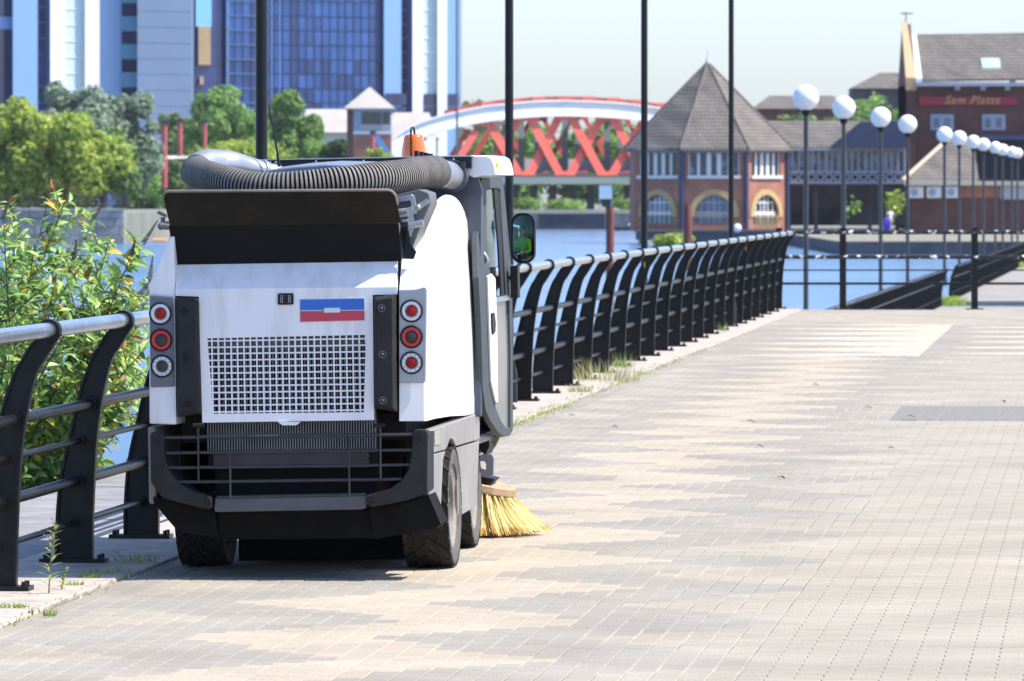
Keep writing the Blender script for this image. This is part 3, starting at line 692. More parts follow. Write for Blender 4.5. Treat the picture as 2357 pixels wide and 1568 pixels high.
# --- bumper: corner arms, beam, guard bars
armR = [(952, 992), (958, 988), (984, 990), (988, 1000), (986, 1130), (978, 1137), (940, 1152), (856, 1168), (846, 1160), (842, 1144), (850, 1138), (900, 1124), (925, 1106), (942, 1080), (949, 1040)]
armL = [(348, 1000), (352, 994), (375, 994), (379, 1000), (381, 1050), (392, 1085), (412, 1110), (440, 1128), (485, 1142), (490, 1148), (489, 1170), (482, 1173), (420, 1158), (375, 1145), (350, 1110)]
for P, hs in ((armR, ((966, 1007), (855, 1151))), (armL, ((362, 1017), (480, 1156)))):
    q = P2(P); b = MB(); b.plate(q, [], fv, (-.03, .05)); ao = b.build('bumper_arm', M_dust, sw, bevel=.010, seg=3)
    for (x, y) in hs:
        c = L(x, y, 0); M = Matrix.Translation((c.x, -.03, c.z)) @ Matrix.Rotation(PI/2, 4, 'X')
        b = MB(); b.lathe([(.017, -.002), (.016, .003), (.012, .001), (.001, -.001)], M, 16); b.build('bolt_recess', M_dark, ao, smooth=40)
b = MB(); b.plate(P2([(496, 1146), (843, 1140), (843, 1168), (835, 1173), (497, 1179), (493, 1172)]), [], fv, (-.01, .08)); b.build('bumper_beam', mat('blue_grey_beam', (.085, .088, .095), .6, var=.2), sw, bevel=.005)
for i, (y0, xa_, xb_) in enumerate(((1004.5, 378, 950), (1040, 382, 948), (1074, 388, 942), (1107, 405, 925), (1142, 500, 843))):
    b = MB(); b.cyl(L(xa_, y0+3, -.01), L(xb_, y0-4, -.01), .0075, n=8); b.build('guard_bar', M_bar, sw, smooth=50)
for x, ya_, yb_ in ((456, 988, 1112), (529, 1036, 1147), (803, 1005, 1142), (875, 985, 1108)):
    b = MB(); b.cyl(L(x, ya_, -.018), L(x+1, yb_, -.018), .0048, n=8); b.build('guard_upright', M_bar, sw, smooth=50)
for x in (457, 874):
    b = MB(); b.cyl(L(x-13, 980, -.005), L(x+13, 979, -.005), .010, n=8); b.cyl(L(x, 975, 0), L(x, 990, -.01), .008, n=8); b.build('bar_mount', M_dust, sw, smooth=50)
b = MB(); b.plate(P2([(350, 1145), (376, 1148), (430, 1162), (492, 1178), (500, 1240), (405, 1222), (352, 1160)]), [], fv, (.03, .3))
b.plate(P2([(845, 1172), (940, 1156), (984, 1140), (1012, 1206), (1000, 1218), (860, 1242)]), [], fv, (.03, .3))
b.plate(P2([(497, 1181), (843, 1175), (860, 1240), (500, 1244)]), [], fv, (.06, .3)); b.build('underside_panel', M_under, sw)
b = MB(); b.plate(P2([(350, 1003), (378, 1003), (395, 1090), (440, 1140), (350, 1110)]), [], fv, (.05, .25)); b.build('bumper_backing', M_dark, sw); b = MB(); b.plate(P2([(975, 1003), (986, 1003), (986, 1130), (940, 1145)]), [], fv, (.05, .2)); b.build('bumper_backing', M_dark, sw)
# --- wheels
def wheel(u, v, r, wd, side):
    zc = r-u*ROLL-.0
    wo = thing('wheel', None, None); wo.parent = sw; wo.location = (u, v, zc); wo.rotation_euler = (random.uniform(0, 1), 0, 0)
    M = Matrix.Rotation(PI/2, 4, 'Y'); h = wd/2
    b = MB(); b.cur = 0; b.lathe([(r*.66, -h*.82), (r*.70, -h*.94), (r*.88, -h), (r*.95, -h*.96), (r*.958, -h*.8), (r*.958, h*.8), (r*.95, h*.96), (r*.88, h), (r*.70, h*.94), (r*.66, h*.82)], M, 40, close=True)
    nb = 22
    b.cur = 1
    for k in range(nb):
        for sd_ in (-1, 1):
            a0 = 2*PI*(k+(.5 if sd_ > 0 else 0))/nb; wdt = 2*PI/nb*.86; sk_ = 2*PI/nb*1.3
            def pt(f_, rr2, aa):
                x = sd_*h*(.03+f_*.97); an = aa+sk_*f_; return (x, rr2*math.cos(an), rr2*math.sin(an))
            for f0_, f1_ in ((0, .46), (.5, 1.0)):
                A = [pt(f0_, r*.95, a0), pt(f1_, r*.95, a0), pt(f1_, r*.95, a0+wdt), pt(f0_, r*.95, a0+wdt)]
                tp = r*.985 if f1_ > .9 else r
                B = [pt(f0_, r, a0), pt(f1_*(.985), tp, a0), pt(f1_*.985, tp, a0+wdt), pt(f0_, r, a0+wdt)]
                b.loft(A, B)
    b.build('tyre', [M_tyres, M_tyre], wo)
    s_ = side; b = MB()
    b.lathe([(.01, s_*h*.35), (r*.22, s_*h*.35), (r*.24, s_*h*.55), (r*.34, s_*h*.50), (r*.40, s_*h*.25), (r*.55, s_*h*.2), (r*.58, s_*h*.75), (r*.67, s_*h*.86), (r*.675, s_*h*.80), (r*.60, s_*h*.1), (r*.60, -s_*h*.8), (.01, -s_*h*.5)], M, 36)
    for k in range(5):
        a = 2*PI*k/5; b.cyl((s_*h*.3, r*.3*math.cos(a), r*.3*math.sin(a)), (s_*h*.66, r*.3*math.cos(a), r*.3*math.sin(a)), .012, n=6)
    b.build('rim', M_rim, wo, smooth=35)
wheel(.518, 1.0, .277, .215, 1); wheel(-.515, 1.0, .277, .215, -1)
wheel(.44, 2.62, .262, .19, 1); wheel(-.42, 2.62, .262, .19, -1)
# --- beacon, connector stack, antenna
bq = L(953, 368, 2.0)
b = MB(); b.lathe([(.060, 0), (.060, .01), (.0575, .05), (.050, .085), (.047, .105), (.040, .116), (.02, .120), (.001, .1205)], Matrix.Translation(bq), 28); bc = b.build('beacon', M_amber, sw, smooth=50)
b = MB(); b.lathe([(.026, .0), (.026, .05), (.030, .052), (.022, .09), (.001, .095)], Matrix.Translation(bq), 16); b.build('bulb_reflector', mat('orange_reflector', (1, .35, .02), .2, .6), bc, smooth=50)
b = MB(); b.lathe([(.066, -.03), (.066, 0), (.058, .001)], Matrix.Translation(bq), 24); b.build('beacon_base', M_bp, sw, smooth=40)
b = MB(); b.tube(spline([L(947, 372, 1.92), L(946, 330, 1.92), L(946, 300, 1.93), L(949, 294, 1.95), L(953, 298, 1.97), L(955, 316, 1.99)], 6), .0045, 8); b.build('beacon_guard', M_bp, sw, smooth=50)
b = MB()
for k, x in enumerate((960, 969.5, 977, 985)):
    q = L(x, 372, 1.7-.0*k); q2 = L(x, 347+k*2.2, 1.7); b.box(q.x-.008, q.x+.008, 1.66+.04*k, 1.72+.04*k, q.z, q2.z)
b.build('cable_connector', M_bp, sw, bevel=.002)
b = MB(); b.tube([L(643, 384, 1.3), L(638, 350, 1.3), L(628, 290, 1.3), L(619, 242, 1.3)], [.008, .005, .0035, .003], 8); b.build('antenna', M_bp, sw, smooth=50)
# --- side brush
bcx = L(1104, 1228, 3.75); BR = thing('side_brush', None, None); BR.parent = sw; BR.location = (bcx.x, 3.72, 0.0)
zt = L(1130, 1120, 3.5).z
tilt = Matrix.Translation((0, 0, zt+.0)) @ Matrix.Rotation(R(15), 4, 'Y') @ Matrix.Rotation(R(2), 4, 'X')
M_wood = mat('weathered_brush_wood', (.36, .22, .12), .8, col2=(.52, .36, .22), scale=5, stretch=(1, 1, 14), bump=.5)
b = MB(); b.lathe([(.05, -.018), (.19, -.018), (.196, -.010), (.192, .020), (.18, .024), (.05, .024)], tilt, 12); b.build('brush_block', M_wood, BR)
M_br = mat('yellow_bristles', (.80, .62, .20), .6, scale=4, island=.15, col2=(.95, .85, .46), subs=.25)
M_brt = mat('dirty_bristle_tips', (.34, .20, .05), .8, island=.5, scale=4, col2=(.80, .58, .18), subs=.2)
M_blue = mat('blue_bristles', (.12, .45, .80), .5, var=.05)
random.seed(5); b = MB()
for ringi, (rt, cnt) in enumerate(((.178, 30), (.145, 24), (.11, 16))):
    for k in range(cnt):
        a = 2*PI*(k+.5*ringi)/cnt+.1; c0 = tilt @ Vector((rt*math.cos(a), rt*math.sin(a), -.016)); rad2 = Vector((math.cos(a), math.sin(a), 0))
        for h_ in range(44):
            o_ = Vector((random.gauss(0, .006), random.gauss(0, .006), 0)); ln = random.uniform(.93, 1.03)
            sp_ = (.115+.05*(1 if math.cos(a) > 0.4 else 0)*random.random())*(1+random.uniform(-.28, .28))
            end = c0+rad2*sp_+Vector((random.gauss(0, .014), random.gauss(0, .014), 0)); end.z = max(.002, random.uniform(0, .02))
            mid = c0.lerp(end, .55)+rad2*(-.012)+Vector((0, 0, 0)); tp_ = c0.lerp(end, .86)+rad2*(-.005)
            w2 = random.uniform(.0014, .0026); td = Vector((-math.sin(a), math.cos(a), 0))
            td = (td*math.cos(h_)+rad2*math.sin(h_)).normalized(); P = [c0+o_*.8, mid+o_, tp_+o_, end+o_]
            for q in range(3):
                b.cur = (2 if (ringi == 0 and k == 20) else (1 if q == 2 and math.sin(a*5+1)+random.random()*2.2 > .4 else 0))
                b.quad(P[q]-td*w2, P[q]+td*w2, P[q+1]+td*w2, P[q+1]-td*w2)
br = b.build('bristles', [M_br, M_brt, M_blue], BR, fix=False)
b = MB(); q = P2([(1092, 1080), (1098, 1052), (1112, 1044), (1134, 1044), (1139, 1054), (1138, 1092), (1126, 1100), (1092, 1092)], 3.6); ho_ = P2([(1098, 1060), (1118, 1062), (1121, 1068), (1120, 1082), (1098, 1074)], 3.6)
b.plate(q, [ho_], fv, (3.56, 3.60)); b.build('brush_arm', mat('grey_arm_casting', (.27, .28, .30), .5, .3, var=.1), sw, bevel=.004)
b = MB(); b.plate(P2([(1085, 1092), (1128, 1100), (1141, 1103), (1130, 1114), (1085, 1118)], 3.6), [], fv, (3.58, 3.8)); b.build('arm_bracket', M_bp, sw); b = MB(); b.plate(P2([(1080, 960), (1131, 1000), (1131, 1026), (1122, 1046), (1112, 1036), (1100, 1046), (1080, 1046)], 3.2), [], fv, (3.1, 3.4)); b.build('arm_bracket', M_bp, sw)
b = MB(); b.plate(P2([(1138, 1000), (1151, 1004), (1139, 1030), (1132, 1020)], 2.9), [], fv, (2.88, 2.93)); b.build('mudflap', M_skirt, sw)

# ================================================================== FAR SETTING
M_brick = None
def brick_mat(name, c1, c2, mortar, scale=1.0, rough=.85):
    m = bpy.data.materials.new(name); m.use_nodes = True; n = m.node_tree.nodes; l = m.node_tree.links; b = n['Principled BSDF']; b.inputs['Roughness'].default_value = rough
    tc = n.new('ShaderNodeTexCoord'); sx = n.new('ShaderNodeSeparateXYZ'); l.new(tc.outputs['Object'], sx.inputs[0])
    ad = n.new('ShaderNodeMath'); l.new(sx.outputs[0], ad.inputs[0]); l.new(sx.outputs[1], ad.inputs[1])
    cx = n.new('ShaderNodeCombineXYZ'); l.new(ad.outputs[0], cx.inputs[0]); l.new(sx.outputs[2], cx.inputs[1])
    br = n.new('ShaderNodeTexBrick'); br.inputs['Color1'].default_value = (*c1, 1); br.inputs['Color2'].default_value = (*c2, 1); br.inputs['Mortar'].default_value = (*mortar, 1)
    br.inputs['Scale'].default_value = scale; br.inputs['Brick Width'].default_value = .23; br.inputs['Row Height'].default_value = .075; br.inputs['Mortar Size'].default_value = .008
    nz = n.new('ShaderNodeTexNoise'); nz.inputs['Scale'].default_value = .7; nz.inputs['Detail'].default_value = 6; l.new(cx.outputs[0], nz.inputs[0])
    mr = n.new('ShaderNodeMapRange'); mr.inputs[1].default_value = .3; mr.inputs[2].default_value = .7; mr.inputs[3].default_value = .7; mr.inputs[4].default_value = 1.2; l.new(nz.outputs[0], mr.inputs[0])
    vm = n.new('ShaderNodeVectorMath'); vm.operation = 'SCALE'; l.new(br.outputs[0], vm.inputs[0]); l.new(mr.outputs[0], vm.inputs['Scale']); l.new(cx.outputs[0], br.inputs['Vector'])
    l.new(vm.outputs[0], b.inputs['Base Color']); return m
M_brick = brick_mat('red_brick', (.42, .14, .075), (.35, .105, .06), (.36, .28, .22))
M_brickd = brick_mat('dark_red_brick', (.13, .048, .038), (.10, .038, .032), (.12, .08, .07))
M_tile = brick_mat('brown_roof_tile', (.25, .215, .18), (.20, .17, .145), (.045, .04, .036), scale=1)
for nn in M_tile.node_tree.nodes:
    if nn.type == 'TEX_BRICK': nn.inputs['Brick Width'].default_value = .30; nn.inputs['Row Height'].default_value = .26; nn.inputs['Mortar Size'].default_value = .045; nn.offset = 0
M_buffst = mat('buff_stone', (.52, .36, .16), .8, var=.15, scale=2)
M_wpaint = mat('white_joinery', (.70, .70, .68), .5, var=.05)
M_bpaint = mat('blue_grey_joinery', (.30, .36, .44), .5, var=.1)
M_win = mat('dark_window_glass', (.02, .03, .04), .06, var=.4, scale=.8, spec=.8)
M_winb = mat('blue_window_glass', (.07, .14, .22), .08, var=.5, scale=.9, spec=.8)
M_curt = mat('pale_curtain_window', (.22, .27, .33), .15, scale=1.2, col2=(.04, .06, .09), thr=(.45, .55))
M_bluest = mat('navy_pipe_and_roof_shadow', (.03, .04, .10), .5, var=.2)  # navy of pipes and caps, also used for the painted roof shadow
M_redst = mat('red_painted_steel', (.70, .13, .09), .5, var=.15, scale=.8)
M_redd = mat('dark_red_steel', (.42, .06, .05), .6, var=.2, scale=.8)  # darker red, used on the rear truss
M_archw = mat('white_painted_steel', (.72, .72, .73), .45, scale=.5, col2=(.56, .60, .66), thr=(.5, .72), stretch=(.4, 1, 2))
M_green = mat('grey_green_steel', (.15, .20, .20), .5, var=.15)
def wbox(b, px0, px1, py0, py1, D, depth): p = W(px0, py1, D); q = W(px1, py0, D); b.box(p.x, q.x, D, D+depth, p.z, q.z)
def WX(px, D): return (px-CX)/FPX*D
def WZZ(py, D): return CAM_H-(py-HY)/FPX*D

# far banks
b = MB(); b.box(WX(-400, 455), WX(285, 455), 455, 640, WZ-1, WZZ(484, 455)-.25); tag(b.build('left_bank', M_land), kind='structure')
b = MB(); b.box(-400, WX(1462, 634), 641, 2200, WZ-1, -.15); tag(b.build('far_bank', M_land), kind='structure')
b = MB(); b.box(WX(1462, 634), 500, 462, 2200, WZ-1, -1.0); tag(b.build('right_bank', M_land), kind='structure')
# left quay wall of stone blocks
random.seed(21)
ql = thing('quay_wall', 'pale stone quay wall on the far bank behind the leafy bush', 'quay wall', W(120, 520, 454.6))
D = 454.6; zz = WZZ(484, D)-WZ; hb = zz/4
Wm = MB(); wbox(Wm, -120, 286, 490, 575, 454.9, .09); o = Wm.build('wall_core', M_quay, None); o.parent = ql; o.location = -ql.location
for r in range(4):
    x = WX(-60, D)-random.random()*.8
    while x < WX(285, D):
        l_ = random.uniform(.9, 1.7); b = MB(); xe = min(x+l_, WX(286, D))
        b.box(x-ql.location.x+.02, xe-ql.location.x-.02, -.12-random.random()*.05, .3, WZ+r*hb+.02-ql.location.z, WZ+(r+1)*hb-.02-ql.location.z)
        b.build('stone', M_quay, ql, bevel=.02); x = xe if xe > x+.05 else x+1
b = MB(); b.box(WX(-80, D)-ql.location.x, WX(287, D)-ql.location.x, -.25, .5, WZZ(484, D)-ql.location.z-.02, WZZ(484, D)-ql.location.z+.13); b.build('coping', mat('pale_coping', (.42, .38, .33), .85, var=.2), ql)
# distant quay below the bridge
qb = thing('quay_wall', 'long low quay wall under the red and white bridge', 'quay wall', W(1300, 505, 634))
b = MB(); b.box(WX(250, 634), WX(1470, 634), 0, 7, WZ-1, WZZ(492, 634)); o = b.build('wall', M_quay, None); o.parent = qb; o.location = (-qb.location.x, 0, -qb.location.z)
b = MB(); b.box(WX(250, 634), WX(1470, 634), -.4, 7.2, WZZ(492, 634)+.01, WZZ(483, 634)); o = b.build('coping', mat('sandy_coping', (.50, .42, .30), .85, var=.2), None); o.parent = qb; o.location = (-qb.location.x, 0, -qb.location.z)
b = MB(); b.box(WX(1240, 634), WX(1392, 634), -.3, .1, WZ, WZZ(491, 634)); o = b.build('dark_stained_panel', M_quayd, None); o.parent = qb; o.location = (-qb.location.x, 0, -qb.location.z)  # dark panel for the stained recess of the wall

# ------------------------------------------------------------------ trees and bushes
def leafmat(name, c, c2, subs=.3): return mat(name, c, .55, col2=c2, scale=.9, thr=(.30, .70), island=.30, subs=.42, spec=.3)
LM = {'lime': leafmat('lime_leaves', (.25, .36, .05), (.50, .58, .12)), 'green': leafmat('green_leaves', (.11, .25, .05), (.32, .48, .13)),
      'dark': leafmat('dark_leaves', (.025, .075, .018), (.09, .19, .04)), 'silver': leafmat('silvery_leaves', (.16, .24, .14), (.38, .46, .33)), 'mid': leafmat('mid_green_leaves', (.10, .20, .05), (.25, .36, .12))}
M_bark = mat('bark', (.09, .07, .055), .9, var=.4, scale=5)
def tree(name, label, cat, px, py_top, py_base, D, wpx, lm, n=3200, leaf=.34, seed=1, group=None, trunk=True, blobs=16, shape=1.0, lean=0.0, lowcut=.12):
    rnd = random.Random(seed); blobs = int(blobs*2.4); p = W(px, py_base, D); top = WZZ(py_top, D)
    if py_base == 330: p.z = -1.0
    H = top-p.z; Wd = wpx*(1.12 if D < 2000 else 1)/FPX*D/2
    root = thing(name, label, cat, (p.x, D, p.z), group=group)
    if trunk:
        b = MB(); r0 = max(.08, H*.028); c = [Vector((0, 0, -.3)), Vector((rnd.uniform(-.1, .1)*H*.3, 0, H*.3)), Vector((lean*H*.3, 0, H*.62)), Vector((lean*H*.5, 0, H*.86))]
        b.tube(spline(c, 4), [r0*(1-.075*k) for k in range(13)], 8)
        for k in range(9):
            a = rnd.random()*2*PI; h0 = H*rnd.uniform(.22, .6); st = Vector((lean*h0*.4, 0, h0)); e = Vector((math.cos(a)*Wd*.7, math.sin(a)*Wd*.7, min(H*.9, h0+H*rnd.uniform(.1, .3))))
            b.tube(spline([st, st.lerp(e, .5)+Vector((0, 0, H*.02)), e], 3), [r0*.45*(1-.12*q) for q in range(7)], 6)
        b.build('trunk', M_bark, root, smooth=60)
    bl = []
    for k in range(blobs):
        f_ = rnd.random(); zc = H*(lowcut+(1-lowcut)*(.05+.83*f_)); wr = Wd*(math.sin(PI*min(1, (.22+.70*f_**shape)))**.5)
        a = rnd.random()*2*PI; rr_ = wr*math.sqrt(rnd.random())*.86; r_ = Wd*rnd.uniform(.22, .44)*(1.1-.4*f_)
        bl.append((Vector((math.cos(a)*rr_+lean*zc*.6, math.sin(a)*rr_*.8, min(zc, H-r_*.75))), r_))
    v, f, nn_ = [], [], []
    tot = sum(r_**2 for _, r_ in bl)
    for c, r_ in bl:
        for _ in range(int(1.9*n*r_*r_/tot)):
            d = Vector((rnd.gauss(0, 1), rnd.gauss(0, 1), rnd.gauss(0, 1))).normalized()
            rad = r_*(rnd.uniform(.55, 1.0)**.6)*(1+.28*noise.noise(d*2.2+c)); q = c+d*rad
            q.z = max(q.z, .02*H); nrm = (d+Vector((rnd.gauss(0, .6), rnd.gauss(0, .6), rnd.gauss(0, .6)+.35))).normalized()
            a1 = nrm.orthogonal().normalized(); a1 = (Matrix.Rotation(rnd.random()*6.28, 3, nrm) @ a1); a2 = nrm.cross(a1); s_ = 1.35*leaf*rnd.uniform(.45, 1.1)
            i = len(v); v += [tuple(q-a1*s_*.5), tuple(q+a2*s_*.30), tuple(q+a1*s_*.5), tuple(q-a2*s_*.30)]; f.append((i, i+1, i+2, i+3))
    me = bpy.data.meshes.new('crown'); me.from_pydata(v, [], f); me.materials.append(LM[lm]); me.update()
    o = bpy.data.objects.new('crown' if trunk else 'foliage', me); C.objects.link(o); o.parent = root
    return root
G1 = 'trees on the far bank'
tree('tree', 'yellow-green tree at the extreme left edge, on the far bank', 'tree', 30, 214, 478, 468, 210, 'lime', 7000, .42, 1, G1)
tree('tree', 'broad yellow-green tree, second from the left edge, with its crown spreading low', 'tree', 150, 262, 478, 466, 240, 'lime', 7500, .42, 2, G1)
tree('tree', 'tall silvery-green tree standing behind the yellow-green trees at the left', 'tree', 165, 172, 478, 560, 190, 'silver', 6000, .5, 3, G1)
tree('tree', 'rounded grey-green tree in front of the plain grey tower block', 'tree', 290, 198, 470, 565, 150, 'silver', 5000, .5, 4, G1)
tree('tree', 'small rounded tree at the foot of the plain grey tower block', 'tree', 388, 248, 450, 660, 90, 'mid', 2600, .5, 5, G1)
tree('tree', 'bright green tree left of the nearest lamp pole, below the blue glass tower', 'tree', 520, 192, 450, 640, 190, 'green', 7000, .5, 6, G1)
tree('tree', 'bright green tree crown just right of the nearest lamp pole', 'tree', 660, 186, 450, 645, 160, 'green', 6500, .5, 7, G1)
tree('tree', 'darker tree filling the gap between grey tower and green trees', 'tree', 445, 262, 450, 655, 110, 'mid', 3200, .5, 8, G1)
tree('tree', 'low olive tree in front of the silvery tree, right of the yellow-green ones', 'tree', 238, 290, 478, 468, 170, 'mid', 5000, .42, 19, G1)
tree('tree', 'leaning dark poplar sticking up behind the left end of the red and white bridge', 'tree', 1103, 186, 330, 900, 62, 'mid', 900, .8, 9, G1, lean=-.1)
G2 = 'bushes on the far bank'
tree('bush', 'large dark green bush overhanging the water at the end of the pale quay wall', 'bush', 345, 440, 538, 583, 150, 'dark', 4500, .45, 10, G2, trunk=False, shape=.7)
tree('bush', 'bright green bush above the dark waterside bush', 'bush', 330, 395, 470, 600, 100, 'green', 2500, .45, 11, G2, trunk=False)
tree('bush', 'small green shrub left of the red posts on the far bank', 'bush', 308, 370, 455, 604, 60, 'green', 1500, .4, 12, G2, trunk=False)
tree('bush', 'round shrub in front of the long low brick building', 'bush', 405, 366, 440, 606, 50, 'mid', 1200, .4, 13, G2, trunk=False)
tree('bush', 'low lime hedge behind the sweeper hose', 'bush', 560, 330, 400, 610, 210, 'lime', 2800, .45, 14, G2, trunk=False, blobs=24)
tree('bush', 'dark clipped shrub beside the brick turret', 'bush', 772, 322, 400, 612, 72, 'dark', 2600, .4, 15, G2, trunk=False, shape=.6)
tree('bush', 'small lime bush at the foot of the brick turret', 'bush', 868, 342, 400, 596, 70, 'lime', 1500, .4, 16, G2, trunk=False)
tree('tree', 'wooded clump seen under the truss of the bridge, at its left half', 'tree', 1180, 300, 470, 700, 250, 'green', 4200, .7, 17, G1)
tree('tree', 'wooded clump seen under the truss of the bridge, at its right half', 'tree', 1390, 282, 470, 705, 260, 'green', 4200, .7, 18, G1)
for k, (x, w_, h, lab) in enumerate(((1215, 70, 458, 'ragged weeds on the quay right of the sweeper mirror'), (1300, 90, 462, 'ragged weeds in the middle of the quay under the bridge'), (1440, 60, 460, 'ragged weeds on the quay beside the pale blue sign'))):
    tree('bush', lab, 'bush', x, h, 484, 636.5, w_, 'green', 900, .3, 30+k, G2, trunk=False)
tree('tree', 'green tree behind the globe lamps, left of the tall brick pub gable', 'tree', 2035, 200, 330, 640, 250, 'green', 3500, .6, 20, G1)
tree('tree', 'dark green tree behind the nearest globe lamp', 'tree', 1915, 232, 330, 640, 210, 'mid', 2500, .6, 23, G1)
tree('tree', 'low green tree just right of the steep pyramid roof', 'tree', 1812, 236, 330, 640, 150, 'mid', 1800, .6, 24, G1)
tree('bush', 'leafy shoots hanging in front of the dark space under the pub gallery', 'bush', 2060, 425, 500, 452, 50, 'lime', 70, .42, 25, G2, trunk=False)
tree('bush', 'sparse leafy shoots beside the second globe lamp, under the pub gallery', 'bush', 1962, 445, 500, 452, 40, 'green', 40, .40, 26, G2, trunk=False)
tree('bush', 'yellowish scrub on the bank in front of the brick pub', 'bush', 1550, 540, 572, 428, 80, 'lime', 1300, .28, 27, G2, trunk=False)

# ------------------------------------------------------------------ red and white truss bridge
DB = 640
br_ = thing('truss_bridge', 'arched road bridge with white top chord and red crossed braces over the water', 'bridge', W(1250, 480, DB))
OB = br_.location.copy()
def bb(name, m, fn, bev=0):
    b = MB(); fn(b); b.v = [(q[0]-OB.x, q[1]-OB.y+(q[0]-OB.x)*.62, q[2]-OB.z) for q in b.v]; return b.build(name, m, br_, bevel=bev)
archpts = [(902, 335), (940, 306), (1000, 281), (1060, 265), (1120, 253), (1180, 246), (1250, 240), (1320, 239), (1390, 241), (1450, 245), (1510, 252), (1570, 262)]
arch = [(q.x, q.y) for q in spline([(x, y, 0) for x, y in archpts], 3)]
def arch_y(x):
    for (xa_, ya_), (xb_, yb_) in zip(arch, arch[1:]):
        if xa_ <= x <= xb_: return ya_+(yb_-ya_)*(x-xa_)/(xb_-xa_)
    return arch[-1][1]
def band(b, off0, off1, y0, y1, lo=902, hi=1571, D=DB, dx=0, dy=0):
    pts = [p for p in arch if lo <= p[0] <= hi]; rs = []
    for x, y in pts:
        a = WX(x+dx, D); z0 = WZZ(y+off1+dy, D); z1 = WZZ(y+off0+dy, D); rs.append([(a, y0, z0), (a, y1, z0), (a, y1, z1), (a, y0, z1)])
    b.rings(rs)
bb('arch_chord', M_archw, lambda b: band(b, -6, 24, DB-.6, DB+.6))
bb('chord_flange', M_archw, lambda b: band(b, 22, 29, DB-.95, DB+.95))
bb('chord_flange', M_archw, lambda b: band(b, -9, -5, DB-.95, DB+.95))
bb('end_wall', M_archw, lambda b: b.box(WX(902, DB), WX(985, DB), DB-.9, DB+.9, WZZ(370, DB), WZZ(325, DB)))
bb('end_wall', M_archw, lambda b: b.box(WX(985, DB), WX(1005, DB), DB-.9, DB+.9, WZZ(370, DB), WZZ(312, DB)))
DF = DB+14
bb('rear_chord', M_redd, lambda b: band(b, -22, 4, DF-.5, DF+.5, 1020, 1571))
for k in range(9):
    x = 1050+k*58; bb('rear_joint', M_redst, lambda b: b.box(WX(x, DF), WX(x+30, DF), DF-.7, DF-.52, WZZ(arch_y(x)-10, DF), WZZ(arch_y(x)-18, DF)))
for k in range(6): # wind bracing between the trusses
    x = 1120+k*75; y_ = arch_y(x); bb('cross_beam', M_redd, lambda b: b.box(WX(x-7, DB), WX(x+7, DB), DB+.6, DF-.5, WZZ(y_+12, DB), WZZ(y_+2, DB)))
nodes = [1018, 1112, 1207, 1301, 1399, 1497, 1595]
def brace(x0, y0, x1, y1, D, w_, yo=0):
    def fn(b):
        p = W(x0, y0, D); q = W(x1, y1, D); d = (q-p).normalized(); n_ = Vector((-d.z, 0, d.x))*w_*.5; f_ = Vector((0, .28, 0)); o_ = Vector((0, yo, 0))
        b.loft([p-n_-f_+o_, p+n_-f_+o_, p+n_+f_+o_, p-n_+f_+o_], [q-n_-f_+o_, q+n_-f_+o_, q+n_+f_+o_, q-n_+f_+o_])
    return fn
for (D, M__, dx, pw) in ((DB, M_redst, 0, .86), (DF, M_redd, 30, .45)):
    for a, c in zip(nodes, nodes[1:]):
        ta, tc_ = max(arch_y(max(a, 904)), 0)+30, arch_y(min(c, 1570))+30; bot = 398
        if a < 1100: continue
        bb('diagonal_brace', M__, brace(a+dx+14, ta, c+dx-14, bot, D, pw, -.02)); bb('diagonal_brace', M__, brace(a+dx+14, bot, c+dx-14, tc_, D, pw, .57))
    for x in nodes[1:-1]:
        bb('node_plate', M__, lambda b: b.box(WX(x+dx-24, D), WX(x+dx+24, D), D-.35, D+.6, WZZ(404, D), WZZ(394, D)))
        bb('node_plate', M__, lambda b: b.box(WX(x+dx-24, D), WX(x+dx+24, D), D-.35, D+.6, WZZ(arch_y(x)+36, D), WZZ(arch_y(x)+26, D)))
bb('end_brace', M_redst, brace(1042, 392, 1098, 300, DB, .75)); bb('end_brace', M_redst, brace(1078, 300, 1040, 360, DB+2, .5)); bb('end_brace', M_redd, brace(1072, 398, 1128, 300, DF, .6))
for x in (1145, 1165, 1201, 1303, 1402, 1500): bb('post', M_green, lambda b: b.box(WX(x-9, DB), WX(x+6, DB), DB+3, DB+4.5, WZZ(402, DB), WZZ(arch_y(x)+22, DB)))
for x in (1235, 1330, 1430, 1060): bb('post', M_green, lambda b: b.box(WX(x-5, DF), WX(x+5, DF), DF+3, DF+4.5, WZZ(402, DF), WZZ(arch_y(x)+24, DF)))
bb('parapet', mat('grey_parapet', (.34, .35, .38), .7, var=.2, scale=1), lambda b: b.box(WX(900, DB), WX(1480, DB), DB+5, DB+5.4, WZZ(392, DB), WZZ(365, DB)))
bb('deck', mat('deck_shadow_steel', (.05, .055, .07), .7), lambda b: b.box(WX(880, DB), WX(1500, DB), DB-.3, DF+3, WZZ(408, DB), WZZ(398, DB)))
bb('girder', M_green, lambda b: b.box(WX(880, DB), WX(1480, DB), DB-1.0, DB-.3, WZZ(424, DB), WZZ(408, DB)))
for k in range(11): bb('pier', M_quayd, lambda b: b.box(WX(1000+k*44, DB), WX(1018+k*44, DB), DB+3, DB+5, WZZ(486, DB), WZZ(425, DB)))
# pale blue notice board on the quay
sg = thing('notice_board', 'pale blue notice board on two legs, on the quay below the bridge', 'sign', W(1394, 482, 635))
b = MB(); b.box(-.66, .66, -.05, .05, WZZ(458, 635)-sg.location.z, WZZ(427, 635)-sg.location.z); b.build('board', mat('pale_blue_board', (.42, .62, .78), .5), sg)
for s_ in (-1, 1): b = MB(); b.box(s_*.62-.05, s_*.62+.05, -.04, .08, 0, 2.3); b.build('leg', mat('blue_post', (.15, .25, .42), .5), sg)
